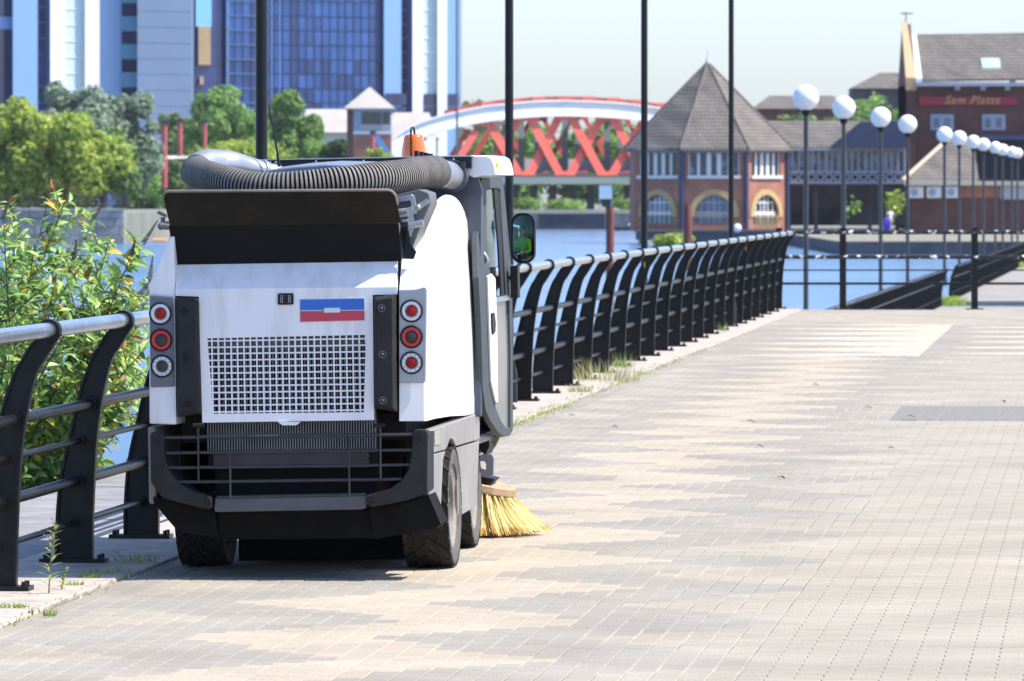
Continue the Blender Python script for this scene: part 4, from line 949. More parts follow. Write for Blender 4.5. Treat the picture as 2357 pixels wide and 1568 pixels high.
# mooring posts
for k, (x, y0, D, lab) in enumerate(((1404, 479, 205, 'rust-red wooden mooring post standing in open water left of the pub'), (1583, 472, 300, 'rust-red wooden mooring post standing in front of the pub arches'))):
    r_ = 9.5/FPX*D; b = MB(); p = W(x, HY, D); zt_ = WZZ(y0, D)
    b.tube([(0, 0, -4), (0, 0, -.5), (0.01, 0, zt_-p.z*0-.25), (0, 0, zt_-.12), (.01, 0, zt_)], [r_*1.05, r_, r_, r_*.97, r_*.85], 14)
    o = b.build('mooring_post', mat('rusty_timber', (.115, .03, .025), .85, scale=3, col2=(.24, .07, .05), stretch=(2, 2, .4), bump=.5), smooth=50); o.location = (p.x, D, 0); tag(o, lab, 'mooring post', 'mooring posts in the water')

# ------------------------------------------------------------------ brick pub with pyramid roof
DP = 452; pc = W(1634, 530, DP)
Rp = 6.0; GZ = -1.0; EZ = WZZ(346, DP)
pub = thing('brick_pub', 'octagonal two-storey brick pub with a steep tiled pyramid roof and arched windows', 'pub', (pc.x, DP+5.2, GZ))
rot = R(3.0)
def oc(k, r_=Rp): a = -PI/2+PI/8+k*PI/4+rot; return Vector((r_*math.cos(a), r_*math.sin(a), 0))
H_ = EZ-GZ
AP = Rp*math.cos(PI/8); HWd = Rp*math.sin(PI/8)
def fr(k):      # frame of face k (0 front, 1 right, -1 left): returns function (a along, out, z)
    a0, a1 = oc(k-1), oc(k); mid = (a0+a1)/2; d = (a1-a0).normalized(); n_ = mid.normalized()
    return lambda a, out, z: mid+d*a+n_*out+Vector((0, 0, z))
def archpoly(hw_, zb, zs, n_=14, rise=None):
    rise = rise or hw_; return [(-hw_, zb), (hw_, zb)]+[(hw_*math.cos(PI*k/n_), zs+rise*math.sin(PI*k/n_)) for k in range(n_+1)]
zw0, zw1 = WZZ(405, DP)-GZ, WZZ(352, DP)-GZ; zsp = WZZ(497, DP)-GZ; 
for k in range(8):
    g = fr(k)
    if k in (0, 1, 7):
        ww = 1.85 if k != 1 else 1.65
        aw = 1.42; ar = archpoly(aw, .45, zsp, 14, 1.5)
        win = [(-ww, zw0), (ww, zw0), (ww, zw1), (-ww, zw1)]
        b = MB(); b.plate([(-HWd, 0), (HWd, 0), (HWd, H_), (-HWd, H_)], [ar, win], lambda a, c, w_: g(a, w_, c), (-.35, 0)); b.build('wall', M_brick, pub)
        b = MB(); b.plate(archpoly(aw+.42, .95, zsp, 14, 1.92), [archpoly(aw+.01, 1.0, zsp, 14, 1.51)], lambda a, c, w_: g(a, w_, c), (-.1, .08)); b.build('arch_surround', M_buffst, pub)
        wm = {0: M_curt, 1: M_win, 7: M_win}[k]
        b = MB(); b.plate(win, [], lambda a, c, w_: g(a, w_, c), (-.30, -.25)); wn = b.build('window', wm, pub)
        fm = M_wpaint
        nb = 5 if k != 1 else 5
        for j in range(nb+1):
            x = -ww+2*ww*j/nb; b = MB(); wd_ = .10 if j not in (2, 3) else .16
            P = [g(x+sx*wd_, o_, z) for z in (zw0+.02, zw1-.02) for o_ in (-.24, -.12) for sx in (-1, 1)]
            b.loft([P[0], P[1], P[3], P[2]], [P[4], P[5], P[7], P[6]]); b.build('mullion', fm, wn)
        b = MB(); b.loft([g(-ww-.1, 0, zw0-.2), g(ww+.1, 0, zw0-.2), g(ww+.1, 0, zw0+.03), g(-ww-.1, 0, zw0+.03)], [g(-ww-.1, .15, zw0-.2), g(ww+.1, .15, zw0-.2), g(ww+.1, .15, zw0+.03), g(-ww-.1, .15, zw0+.03)]); b.build('sill', fm, wn)
        b = MB(); b.plate(archpoly(aw-.01, .46, zsp, 14, 1.49), [], lambda a, c, w_: g(a, w_, c), (-.30, -.25)); ad = b.build('arched_window', M_winb if k != 1 else M_win, pub)
        for x in (-.95, -.42, .0, .42, .95):
            h_ = zsp+1.5*math.sqrt(max(0, 1-(x/aw)**2))*.96; b = MB(); wd_ = .045 if x else .06
            P = [g(x+sx*wd_, o_, z) for z in (.5, h_) for o_ in (-.24, -.16) for sx in (-1, 1)]; b.loft([P[0], P[1], P[3], P[2]], [P[4], P[5], P[7], P[6]]); b.build('glazing_bar', fm if k else M_bpaint, ad)
        for z in (1.15, 2.0, zsp+.25):
            b = MB(); wl = aw*.93; P = [g(sx*wl, o_, z+dz) for dz in (-.06, .06) for o_ in (-.235, -.17) for sx in (-1, 1)]; b.loft([P[0], P[1], P[3], P[2]], [P[4], P[5], P[7], P[6]]); b.build('transom', fm if k else M_bpaint, ad)
        if k == 1:
            b = MB(); P = [(-.05, .5), (.05, .5)]
            for j in range(9):
                x = -1.2+.3*j; Q = [g(x+sx*.03, o_, z) for z in (.1, 1.1) for o_ in (.05, .1) for sx in (-1, 1)]; b.loft([Q[0], Q[1], Q[3], Q[2]], [Q[4], Q[5], Q[7], Q[6]])
            o = b.build('balustrade', mat('straw_balusters', (.5, .42, .25), .7), pub); o['kind'] = 'stuff'
        b = MB(); b.cyl(oc(k)*1.012+Vector((0, 0, 0)), oc(k)*1.012+Vector((0, 0, H_-.05)), .17, n=8); b.build('drainpipe', M_bluest, pub)
    else:
        b = MB(); b.plate([(-HWd, 0), (HWd, 0), (HWd, H_), (-HWd, H_)], [], lambda a, c, w_: g(a, w_, c), (-.35, 0)); b.build('wall', M_brick, pub)
b = MB(); b.cyl(oc(7)*1.012, oc(7)*1.012+Vector((0, 0, H_-.05)), .2, n=8); b.build('drainpipe', M_bluest, pub)
b = MB(); b.rings([[oc(k, Rp+.25)+Vector((0, 0, z)) for k in range(8)] for z in (H_-.12, H_+.15)]); b.build('eaves_board', M_bpaint, pub)
apx = Vector((0, -.0, WZZ(140, DP)-GZ))
for k in range(8):
    b = MB(); a0, a1 = oc(k-1, Rp+.55)+Vector((0, 0, H_+.10)), oc(k, Rp+.55)+Vector((0, 0, H_+.10)); b.loft([a0, a1, a1.lerp(apx, .97), a0.lerp(apx, .97)], [a0-Vector((0, 0, .12)), a1-Vector((0, 0, .12)), a1.lerp(apx, .97)-Vector((0, 0, .2)), a0.lerp(apx, .97)-Vector((0, 0, .2))]); b.build('roof_slope', M_tile, pub)
    b = MB(); b.cyl(a1, a1.lerp(apx, .985), .10, n=6); b.build('hip_ridge', mat('ridge_tile', (.13, .11, .10), .8), pub)
b = MB(); b.lathe([(.22, -.3), (.16, .05), (.05, .3), (.035, .8), (.01, .95)], Matrix.Translation(apx), 10); b.build('finial', mat('lead_grey', (.45, .48, .52), .5), pub, smooth=40)
# deck in front
dk = thing('waterside_deck', 'dark timber deck on piles along the waterside front of the brick pub', 'deck', W(1650, 545, 446))
b = MB(); b.box(WX(1468, 446)-dk.location.x, WX(1950, 446)-dk.location.x, -1, 8, -.25, GZ-dk.location.z+.0); b.build('boards', M_quayd, dk)
for k in range(16): b = MB(); x = WX(1475+k*30, 446)-dk.location.x; b.cyl((x, -.8, -4), (x, -.8, GZ-dk.location.z), .16, n=8); b.build('pile', M_quayd, dk)
b = MB(); b.box(WX(1468, 446)-dk.location.x, WX(1800, 446)-dk.location.x, -1.04, -.98, GZ-dk.location.z-.02, GZ-dk.location.z+.10); b.build('edge_board', mat('brown_edge_board', (.22, .15, .11), .8), dk)
# scrub bank and brown quay to the right
for (xa_, xb_, D, y0, lab, m) in ((1488, 1600, 430, 562, 'low stony bank with scrub in front of the brick pub', M_land), (1780, 1945, 440, 541, 'sunlit brown quay edge right of the pyramid-roofed pub', mat('brown_quay', (.34, .22, .12), .85, var=.4, scale=1))):
    p = W((xa_+xb_)/2, 570, D); b = MB(); b.box(WX(xa_, D)-p.x, WX(xb_, D)-p.x, 0, 9, -2, WZZ(y0, D)-p.z); o = b.build('low_bank', m, bevel=.2); o.location = p; tag(o, kind='structure')
lb = MB(); lb.sphere((0, 0, 0), .3, 16, 10); lb.build('x', M_globe, mesh_only=False).name = 'ball_lamp'
o = bpy.data.objects['ball_lamp']; o.location = W(1697, 525, 444); tag(o, 'small white ball lamp low on the pub deck, beside the sunlit arch', 'lamp')
# ------------------------------------------------------------------ gallery wing
DW = 462
wg = thing('gallery_wing', 'long tiled-roof wing with glazed upper gallery and crossed balustrade, between pub and tall gable', 'building', W(1930, 520, DW))
OW = wg.location.copy()
def ww_(name, m, px0, px1, py0, py1, y0, y1, parent=wg, bev=0):
    b = MB(); b.box(WX(px0, DW)-OW.x, WX(px1, DW)-OW.x, y0, y1, WZZ(py1, DW)-OW.z, WZZ(py0, DW)-OW.z); return b.build(name, m, parent, bevel=bev)
b = MB(); b.loft([(WX(1795, DW)-OW.x, -.6, WZZ(342, DW)-OW.z), (WX(2090, DW)-OW.x, -.6, WZZ(342, DW)-OW.z), (WX(2090, DW)-OW.x, -.6, WZZ(338, DW)-OW.z), (WX(1795, DW)-OW.x, -.6, WZZ(338, DW)-OW.z)],
   [(WX(1760, DW)-OW.x, 3.4, WZZ(280, DW)-OW.z), (WX(2090, DW)-OW.x, 3.4, WZZ(280, DW)-OW.z), (WX(2090, DW)-OW.x, 3.4, WZZ(276, DW)-OW.z), (WX(1760, DW)-OW.x, 3.4, WZZ(276, DW)-OW.z)]); b.build('roof', M_tile, wg)
b = MB(); b.plate([(WX(x, DW)-OW.x, WZZ(y, DW)-OW.z) for x, y in ((1905, 341), (1978, 281), (2052, 279), (2088, 285), (2088, 341))], [], lambda a, c, w_: (a, w_, c), (-1.6, -.8)); b.build('roof_shadow', M_bluest, wg)  # dark slab painting the diagonal shadow across the gallery roof
ww_('gutter', M_bpaint, 1800, 2088, 341, 347, -.75, -.5)
gw = ww_('gallery_window', M_curt, 1804, 2088, 347, 394, -.1, 0)
for k in range(19): ww_('mullion', M_bpaint, 1806+k*15.2, 1806+k*15.2+(5 if k % 3 else 8), 347, 395, -.25, -.1, gw)
ww_('balustrade_rail', M_bpaint, 1804, 2088, 394, 398, -.9, -.75); ww_('balustrade_rail', M_bpaint, 1804, 2088, 418, 423, -.9, -.75)
ww_('gallery_floor', M_quayd, 1804, 2088, 421, 428, -.74, 3)
lat = MB()
for k in range(14):
    xc0 = 1808+k*20; hw2 = 8.5
    for (a, c, e, f_) in ((xc0, 399, xc0+17, 417), (xc0, 417, xc0+17, 399)):
        p = W(a, c, DW)-OW; q = W(e, f_, DW)-OW; p.y = q.y = -.82; d = (q-p).normalized(); n_ = Vector((-d.z, 0, d.x))*.07; f2 = Vector((0, .05, 0))
        b = MB(); b.loft([p-n_-f2, p+n_-f2, p+n_+f2, p-n_+f2], [q-n_-f2, q+n_-f2, q+n_+f2, q-n_+f2]); b.build('lattice_bar', M_bpaint, wg)
ww_('back_wall', M_quayd, 1803, 2090, 276+66, 420, .1, .5)
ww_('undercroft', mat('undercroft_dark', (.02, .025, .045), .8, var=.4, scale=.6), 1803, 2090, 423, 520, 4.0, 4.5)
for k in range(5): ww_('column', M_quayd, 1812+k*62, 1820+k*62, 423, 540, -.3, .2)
# ------------------------------------------------------------------ tall brick building on the right
DR = 470
tb = thing('gabled_building', 'tall dark brick building with tiled roof, pale gable and red sign at right', 'building', W(2220, 540, DR))
OR = tb.location.copy()
def tbx(name, m, px0, px1, py0, py1, y0, y1, parent=None, bev=0, D=DR):
    b = MB(); b.box(WX(px0, D)-OR.x, WX(px1, D)-OR.x, y0, y1, WZZ(py1, D)-OR.z, WZZ(py0, D)-OR.z); return b.build(name, m, parent or tb, bevel=bev)
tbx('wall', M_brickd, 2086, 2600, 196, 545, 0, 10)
b = MB(); X0, X1 = WX(2110, DR)-OR.x, WX(2620, DR)-OR.x; z0, z1 = WZZ(190, DR)-OR.z, WZZ(82, DR)-OR.z
b.loft([(X0, -.4, z0), (X1, -.4, z0+.3), (X1, -.4, z0+.45), (X0, -.4, z0+.15)], [(X0, 5, z1), (X1, 5, z1+.3), (X1, 5, z1+.5), (X0, 5, z1+.2)]); b.build('roof', M_tile, tb)
tbx('gutter', M_bpaint, 2105, 2600, 190, 199, -.7, -.4)
for x in (2203, 2262, 2318): tbx('gutter_bracket', M_bpaint, x-6, x+6, 199, 208, -.55, -.1)
# gable parapet: sloping wall end with coping
xg = WX(2086, DR)-OR.x
b = MB(); b.rings([[(xg-.0, -.3, 0), (xg+.65, -.3, 0), (xg+.65, -.3, z0+.2), (xg, -.3, z0+.2)], [(xg, 5, 0), (xg+.65, 5, 0), (xg+.65, 5, z1+1.0), (xg, 5, z1+1.0)], [(xg, 10, 0), (xg+.65, 10, 0), (xg+.65, 10, z0), (xg, 10, z0)]]); b.build('gable_wall', M_brickd, tb)
b = MB(); b.rings([[(xg-.06, -.5, z0-.6), (xg+.72, -.5, z0-.6), (xg+.72, -.5, z0+.35), (xg-.06, -.5, z0+.35)], [(xg-.06, 5, z1+.95), (xg+.35, 5, z1+.95), (xg+.35, 5, z1+1.2), (xg-.06, 5, z1+1.2)]]); b.build('gable_coping', mat('beige_coping', (.52, .36, .20), .8), tb)  # beige coping along the gable slope
b = MB(); b.loft([(xg+.70, -.52, z0-.1), (xg+1.15, -.52, z0-.1), (xg+1.15, -.52, z0+.3), (xg+.70, -.52, z0+.3)], [(xg+.70, 4.6, z1-.2), (xg+1.05, 4.6, z1-.2), (xg+1.05, 4.6, z1+.25), (xg+.70, 4.6, z1+.25)]); b.build('verge_board', M_wpaint, tb)
b = MB(); b.cyl((xg+.3, 5, z1+1.1), (xg+.3, 5, z1+1.9), .05, n=6); b.box(xg-.1, xg+.8, 4.97, 5.03, z1+1.75, z1+1.85); b.build('finial', M_galv, tb)
sk_ = MB(); tz = lambda f_: z0+.15+(z1-z0)*f_+.15
sk_.loft([(WX(2262, DR)-OR.x, -.4+5.4*.22, tz(.22)), (WX(2305, DR)-OR.x, -.4+5.4*.22, tz(.22)), (WX(2305, DR)-OR.x, -.3+5.4*.22, tz(.22)+.15), (WX(2262, DR)-OR.x, -.3+5.4*.22, tz(.22)+.15)],
   [(WX(2262, DR)-OR.x, -.4+5.4*.40, tz(.40)), (WX(2305, DR)-OR.x, -.4+5.4*.40, tz(.40)), (WX(2305, DR)-OR.x, -.3+5.4*.40, tz(.40)+.15), (WX(2262, DR)-OR.x, -.3+5.4*.40, tz(.40)+.15)])
sk_.build('roof_window', mat('skylight', (.42, .58, .64), .15, var=.2, scale=1), tb)
tbx('roof_vent', M_wpaint, 2325, 2338, 168, 192, .3, .8)
sgn = tbx('sign', mat('red_sign', (.33, .018, .045), .5, var=.08), 2114, 2340, 223, 243, -.14, -.02, bev=.05); sgn.name = 'sign_board'
cu = bpy.data.curves.new('lettering', 'FONT'); cu.body = 'Sam Platts'; cu.size = 1.0; cu.shear = .35; cu.extrude = .03; cu.align_x = 'CENTER'; cu.align_y = 'CENTER'; cu.space_character = 1.15; cu.offset = .012
cu.materials.append(mat('gold_letters', (.50, .36, .13), .5))
tmp = bpy.data.objects.new('tmp', cu); C.objects.link(tmp); bpy.context.view_layer.update()
tme = bpy.data.meshes.new_from_object(tmp.evaluated_get(bpy.context.evaluated_depsgraph_get())); bpy.data.objects.remove(tmp)
to = bpy.data.objects.new('lettering', tme); C.objects.link(to); to.parent = sgn; to.location = (WX(2236, DR)-OR.x, -.20, WZZ(231, DR)-OR.z); to.rotation_euler = (PI/2, 0, 0); to.scale = (.86, .86, .86)
for xa_, xb_ in ((2143, 2193), (2262, 2312)):
    wn = tbx('window', M_bpaint, xa_-2, xb_+2, 263, 300, -.10, -.0, bev=.05)
    m_ = (xa_+xb_)/2
    for (p0, p1) in ((xa_+6, m_-6), (m_+6, xb_-6)): tbx('pane', M_winb, p0, p1, 272, 293, -.13, -.11, wn)
tbx('fascia', mat('navy_fascia', (.03, .05, .14), .5), 2222, 2600, 312, 322, -.5, 0)
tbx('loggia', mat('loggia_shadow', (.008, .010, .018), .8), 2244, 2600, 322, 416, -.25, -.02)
# single storey wing with lean-to roof, in front
E = 455; LZ = OR.z
def ex(name, m, px0, px1, py0, py1, y0, y1, parent=tb, bev=0): return tbx(name, m, px0, px1, py0, py1, y0-15, y1-15, parent, bev, E)
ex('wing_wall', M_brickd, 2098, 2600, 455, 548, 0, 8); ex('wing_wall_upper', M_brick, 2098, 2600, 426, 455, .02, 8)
b = MB(); ra = [(2086, 416), (2178, 328), (2248, 328), (2260, 416)]
A_ = [Vector((WX(2078, E)-OR.x, -15.5, WZZ(418, E)-OR.z)), Vector((WX(2600, E)-OR.x, -15.5, WZZ(418, E)-OR.z)), Vector((WX(2250, E)-OR.x, -11, WZZ(325, E)-OR.z)), Vector((WX(2190, E)-OR.x, -11, WZZ(325, E)-OR.z))]
A_[1].x = WX(2252, E)-OR.x
b.loft(A_, [q+Vector((0, .12, .12)) for q in A_]); b.build('wing_roof', M_tile, tb)
b = MB(); b.cyl(A_[0]+Vector((-.05, -.1, .1)), A_[3]+Vector((0, -.1, .15)), .16, n=6); b.build('roof_verge', mat('pale_verge', (.55, .42, .30), .7), tb)
ex('wing_eaves', mat('cream_eaves', (.50, .46, .38), .6), 2080, 2600, 417, 427, -.7, .0)
ex('pale_panel', mat('pale_grey_panel', (.40, .44, .48), .5), 2303, 2500, 427, 459, -.15, 0)
for k, x in enumerate((2109, 2150, 2193)):
    a_ = thing('air_conditioner', ['white air-conditioning unit on the low brick wall, leftmost of three', 'white air-conditioning unit on the low brick wall, middle of three', 'white air-conditioning unit on the low brick wall, rightmost of three'][k], 'air conditioner', W(x, 456, E-.15), group='air-conditioning units on the brick wall')
    b = MB(); b.box(-.55, .5, -.35, .1, 0, .82); b.build('casing', M_wpaint, a_, bevel=.03)
    b = MB(); b.lathe([(.28, .34), (.28, .37), (.22, .38), (.2, .36), (.1, .36), (.01, .37)], Matrix.Translation((-.16, 0, .42)) @ Matrix.Rotation(PI/2, 4, 'X'), 20); b.build('fan_grille', M_bpaint, a_, smooth=40)
# dark quay and path in front of it
D = 374; p = W(2150, 590, D)
b = MB(); b.box(WX(1932, D), 60, D, 465, -3, -1.22); tag(b.build('dark_quay', M_quayd), kind='structure')
b = MB(); b.box(WX(1932, D), 60, D+.3, 464, -1.219, -1.21); tag(b.build('quay_path', mat('quay_path_gravel', (.22, .20, .14), .9, var=.4, scale=.5)), kind='structure')
for k, (x, lab) in enumerate(((1985, 'low dark bench on the quay path left of the walking person'), )):
    pass

# ------------------------------------------------------------------ lower promenade with dark railing and globe lamps
LZ0 = -1.7
def LP(D): return 5.64+(D-120)*.105
la = math.atan(.105); ML = Matrix.Translation((LP(100), 100, 0)) @ Matrix.Rotation(-la, 4, 'Z')
b = MB(); b.box(-.1, 40, -7.5, 88, -3.2, LZ0, ML)
b.box(-.1, 40, 97, 300, -3.2, LZ0, ML)
tag(b.build('lower_promenade', mat('lower_paving', (.27, .25, .22), .9, var=.2, scale=.8)), kind='structure')
def dark_rail(t0, t1, label, parts=True):
    rt = thing('railing', label, 'railing', ML @ Vector((.15, t0, LZ0)), (0, 0, -la))
    n_ = int((t1-t0)/1.0); me = None
    b = MB(); cl2 = [(-.06, 0), (-.05, .4), (0, .75), (.14, 1.1)]; 
    b.rings([[(x-.05, -.01, z), (x+.06, -.01, z), (x+.06, .01, z), (x-.05, .01, z)] for x, z in cl2]); b.cyl((.16, -.03, 1.1), (.16, .03, 1.1), .05, n=10)
    me = b.build('post', M_black, mesh_only=True)
    for k in range(n_+1):
        o = bpy.data.objects.new('post', me); C.objects.link(o); o.parent = rt; o.location = (0, k*1.0, 0)
    for x, z, r, m_ in ((.16, 1.1, .035, M_worn), (.03, .75, .022, M_worn), (-.02, .5, .015, M_black), (-.03, .25, .022, M_black)):
        b = MB(); b.cyl((x, 0, z), (x, n_, z), r, n=8); b.build('rail', m_, rt, smooth=40)
    return rt
dark_rail(0, 88, 'dark railing running away from the promenade end towards the lower walk')
dark_rail(97, 205, 'dark railing along the waterside of the lower walk with the globe lamps')
G3 = 'white globe lamps along the lower walk'
lz = [(1855, 225, 120), (1942, 248, 134), (2027, 270, 151), (2089, 286, 166), (2174, 310, 196), (2208, 318, 208.6), (2240, 327, 224), (2264, 333, 237), (2291, 340, 252.7), (2308, 345, 264), (2329, 350, 279.6), (2342, 353, 290)]
lab3 = ['largest and leftmost white globe lamp, standing apart', 'second white globe lamp from the left', 'third white globe lamp from the left', 'fourth white globe lamp, against the tall brick gable',
 'fifth globe lamp, below the left window of the brick gable', 'sixth globe lamp, overlapping the right side of the fifth', 'seventh globe lamp from the left in the receding row', 'eighth globe lamp, just under the red sign',
 'ninth globe lamp from the left in the receding row', 'tenth globe lamp from the left in the receding row', 'eleventh globe lamp, last but one in the row', 'farthest globe lamp, at the right end of the row']
small = lamp_proto(4.6, .050, lab3[0], G3, mat('grey_black_lamp_paint', (.02, .022, .03), .3, var=.4, scale=6, spec=.6))
for k, (px, py, D) in enumerate(lz):
    o = small if k == 0 else copy_tree(small); zg = WZZ(py, D); o.location = (WX(px, D), D, zg-4.73); o.rotation_euler.z = k*.7; tag(o, lab3[k], 'street lamp', G3)
# weeds by the lower walk
tree('bush', 'grassy weeds along the foot of the lower dark railing at the right edge', 'bush', 2335, 606, 630, 285, 60, 'lime', 700, .16, 41, 'weeds by the lower walk', trunk=False)
tree('bush', 'weedy tuft where the lower walk meets the end of the promenade', 'bush', 2190, 684, 703, 192, 80, 'lime', 500, .07, 42, 'weeds by the lower walk', trunk=False)

# ------------------------------------------------------------------ office towers
M_lblue = mat('light_blue_cladding', (.22, .38, .62), .3, var=.08, scale=.12, stretch=(1, 1, .1))
M_lgrey = mat('grey_blue_cladding', (.14, .20, .32), .6, var=.05, scale=.3)
M_wpier = mat('white_pier_cladding', (.78, .79, .82), .6, var=.03)
M_pglass = mat('pale_glass_blind', (.52, .66, .70), .25, var=.06, scale=.2)
M_dglass = mat('dark_blue_glass', (.012, .03, .12), .08, var=.6, scale=.25, spec=.7)
M_bglass = mat('royal_blue_glass', (.022, .085, .30), .10, scale=.10, col2=(.04, .15, .44), spec=.6, stretch=(1, 1, .25))
M_navy = mat('navy_glass', (.01, .022, .10), .08, scale=.3, col2=(.02, .06, .24), spec=.6)
M_grid = mat('pale_blue_transom', (.17, .33, .60), .4)
M_slate = mat('slate_blue_cladding', (.10, .16, .33), .4)
M_cyan = mat('cyan_spandrel_and_reflection', (.20, .48, .68), .25, var=.1)
DT_ = 700; ZB = -.2; ZT = WZZ(-520, DT_)
TSL = .55
def tower(label, depth=18): 
    t_ = thing('office_tower', label, 'office tower', (0, DT_, ZB)); return t_
def strip(t_, name, m, x0, x1, y0=0, y1=2, z0=None, z1=None, parent=None, D=DT_):
    b = MB(); b.box(WX(x0, D)-t_.location.x, WX(x1, D)-t_.location.x, y0, y1, (ZB if z0 is None else z0)-ZB, (ZT if z1 is None else z1)-ZB); b.v = [(q[0], q[1]+(q[0]+t_.location.x-WX(560, DT_))*TSL, q[2]) for q in b.v]; return b.build(name, m, parent or t_)
FH = 33/FPX*DT_*1.0   # storey height
def rows(py_first, pitch, n): return [(WZZ(py_first+pitch*(k+1), DT_), WZZ(py_first+pitch*k, DT_)) for k in range(n)]
t1 = tower('glass and white-clad office tower at the far left edge'); t1.location.x = WX(140, DT_)
strip(t1, 'body', M_slate, -60, 327, 3, 22)
strip(t1, 'glazed_bay', M_dglass, -60, 51, 2, 3)
for k in range(-1, 8):
    z = WZZ(60+k*62 if k else 60, DT_); 
b_ = [(-60, 50, 46, 76)]
strip(t1, 'transom', M_grid, -60, 51, 1.7, 2, WZZ(74, DT_), WZZ(46, DT_)); strip(t1, 'mullion', M_grid, 6, 18, 1.6, 2, ZB, WZZ(74, DT_)); strip(t1, 'transom', M_grid, -60, 18, 1.8, 2, WZZ(160, DT_), WZZ(150, DT_)); strip(t1, 'transom', M_grid, -60, 51, 1.8, 2, WZZ(-3, DT_), WZZ(-10, DT_))
strip(t1, 'pier', M_lblue, 51, 104, .6, 3); strip(t1, 'recess', M_slate, 104, 133, 2, 3)
for k in range(-2, 8): strip(t1, 'window', M_dglass, 104, 120, 1.8, 2, WZZ(25+k*36+30, DT_), WZZ(25+k*36, DT_))
strip(t1, 'pier', M_wpier, 133, 164, 0, 3); strip(t1, 'pale_bay', M_pglass, 164, 209, .8, 3); strip(t1, 'pier', M_wpier, 209, 240, 0, 3)
for k in range(-2, 8): strip(t1, 'transom', M_wpier, 164, 209, .7, .8, WZZ(62+k*36.5+2, DT_), WZZ(62+k*36.5, DT_))
strip(t1, 'pier', M_lblue, 240, 288, .6, 3)
for k in range(-3, 4):
    strip(t1, 'window', M_dglass, 288, 327, 1.2, 3, WZZ(75+k*64+30, DT_), WZZ(75+k*64, DT_)); strip(t1, 'spandrel', M_cyan, 288, 327, 1.0, 3, WZZ(75+k*64+64, DT_), WZZ(75+k*64+30, DT_))
t2 = tower('plain grey-blue tower block between the two glass towers'); t2.location.x = WX(386, DT_)
strip(t2, 'wall', M_lgrey, 327, 447, -2.5, 20)
for k in range(-2, 8): strip(t2, 'panel_joint', M_slate, 327.5, 446.5, -2.53, -2.49, WZZ(30+k*36+.6, DT_), WZZ(30+k*36, DT_))
t3 = tower('royal blue curtain-walled office tower in the centre, behind the lamp pole'); t3.location.x = WX(660, DT_)
strip(t3, 'body', M_navy, 447, 880, 3, 20)
strip(t3, 'recessed_bay', M_navy, 449, 521, 2, 3); strip(t3, 'cyan_reflection', M_cyan, 452, 487, 1.6, 2, WZZ(62, DT_), ZT)  # cyan strip paints a reflection on the navy glass
strip(t3, 'orange_reflection', mat('orange_reflection', (.38, .27, .14), .35, var=.2, scale=.4), 458, 485, 1.5, 2, WZZ(150, DT_), WZZ(62, DT_)); strip(t3, 'orange_reflection', mat('orange_reflection', (.42, .27, .10)), 461, 469, 1.5, 2, WZZ(195, DT_), WZZ(176, DT_))  # orange strips paint reflections on the navy glass
random.seed(8)
gz = 33.5
cols_ = [521+k*18.0 for k in range(20)]
paneM = [mat('curtain_pane_'+'abcd'[k], c, .09, var=.25, scale=.3, spec=.6) for k, c in enumerate(((.010, .06, .22), (.014, .072, .26), (.02, .088, .30), (.006, .03, .13)))]
cache = {}
for r in range(-2, 10):
    z1_, z0_ = WZZ(2+r*gz, DT_), WZZ(2+(r+1)*gz, DT_)
    for i, x in enumerate(cols_):
        dk_ = 3 if (r >= 4 and random.random() < .25+.12*(r-4)) or (x < 530 and 0) else random.choice((0, 1, 1, 2, 0))
        if i in (3, 8): dk_ = 3
        b = MB(); b.box(WX(x, DT_)-t3.location.x+.06, WX(x+18, DT_)-t3.location.x-.06, 1.35, 1.5, z0_-ZB+.08, z1_-ZB-.08); b.v = [(q[0], q[1]+(q[0]+t3.location.x-WX(560, DT_))*TSL, q[2]) for q in b.v]; b.build('pane', paneM[dk_], t3)
strip(t3, 'spandrel_frame', mat('deep_blue_frame', (.012, .045, .16), .3), 521, 881, 1.5, 3)
for r in range(-2, 10): strip(t3, 'transom', mat('mid_blue_transom', (.06, .16, .36), .4), 521, 615 if r < 9 else 880, 1.2, 1.36, WZZ(2+r*gz+1.4, DT_), WZZ(2+r*gz-1.4, DT_))
for x in (521.5, 524, 622, 640): strip(t3, 'mullion', M_grid, x, x+1.6, 1.2, 1.34)
t4 = tower('white-piered office tower with pale blue bays beside open sky'); t4.location.x = WX(968, DT_)
strip(t4, 'body', M_slate, 880, 1056, 3, 22); strip(t4, 'pier', M_lblue, 880, 920, .6, 3, None, None); strip(t4, 'recess', M_slate, 920, 946, 2, 3)
for k in range(-2, 8): strip(t4, 'window', M_dglass, 920, 933, 1.8, 2, WZZ(20+k*33+26, DT_), WZZ(20+k*33, DT_))
strip(t4, 'pier', M_wpier, 946, 970, 0, 3); strip(t4, 'pale_bay', M_pglass, 970, 1004, .8, 3); strip(t4, 'pier', M_wpier, 1004, 1026, 0, 3); strip(t4, 'pier', M_lblue, 1026, 1055, .6, 3)
for k in range(-2, 8): strip(t4, 'transom', M_wpier, 970, 1004, .7, .8, WZZ(15+k*33+2, DT_), WZZ(15+k*33, DT_))
for (xa_, xb_) in ((884, 932), (972, 1002), (1029, 1054)):
    for r, y in enumerate((212, 243)): strip(t4, 'lower_window', M_dglass, xa_, xb_, .45, .6, WZZ(y+27, DT_), WZZ(y, DT_))
pf = thing('flagpole', 'thin grey pole rising at the right edge of the white-piered tower', 'pole', W(1052, 370, 625)); b = MB(); b.cyl((0, 0, 0), (0, 0, 30), .13, .1, n=10); b.build('shaft', M_galv, pf, smooth=40)
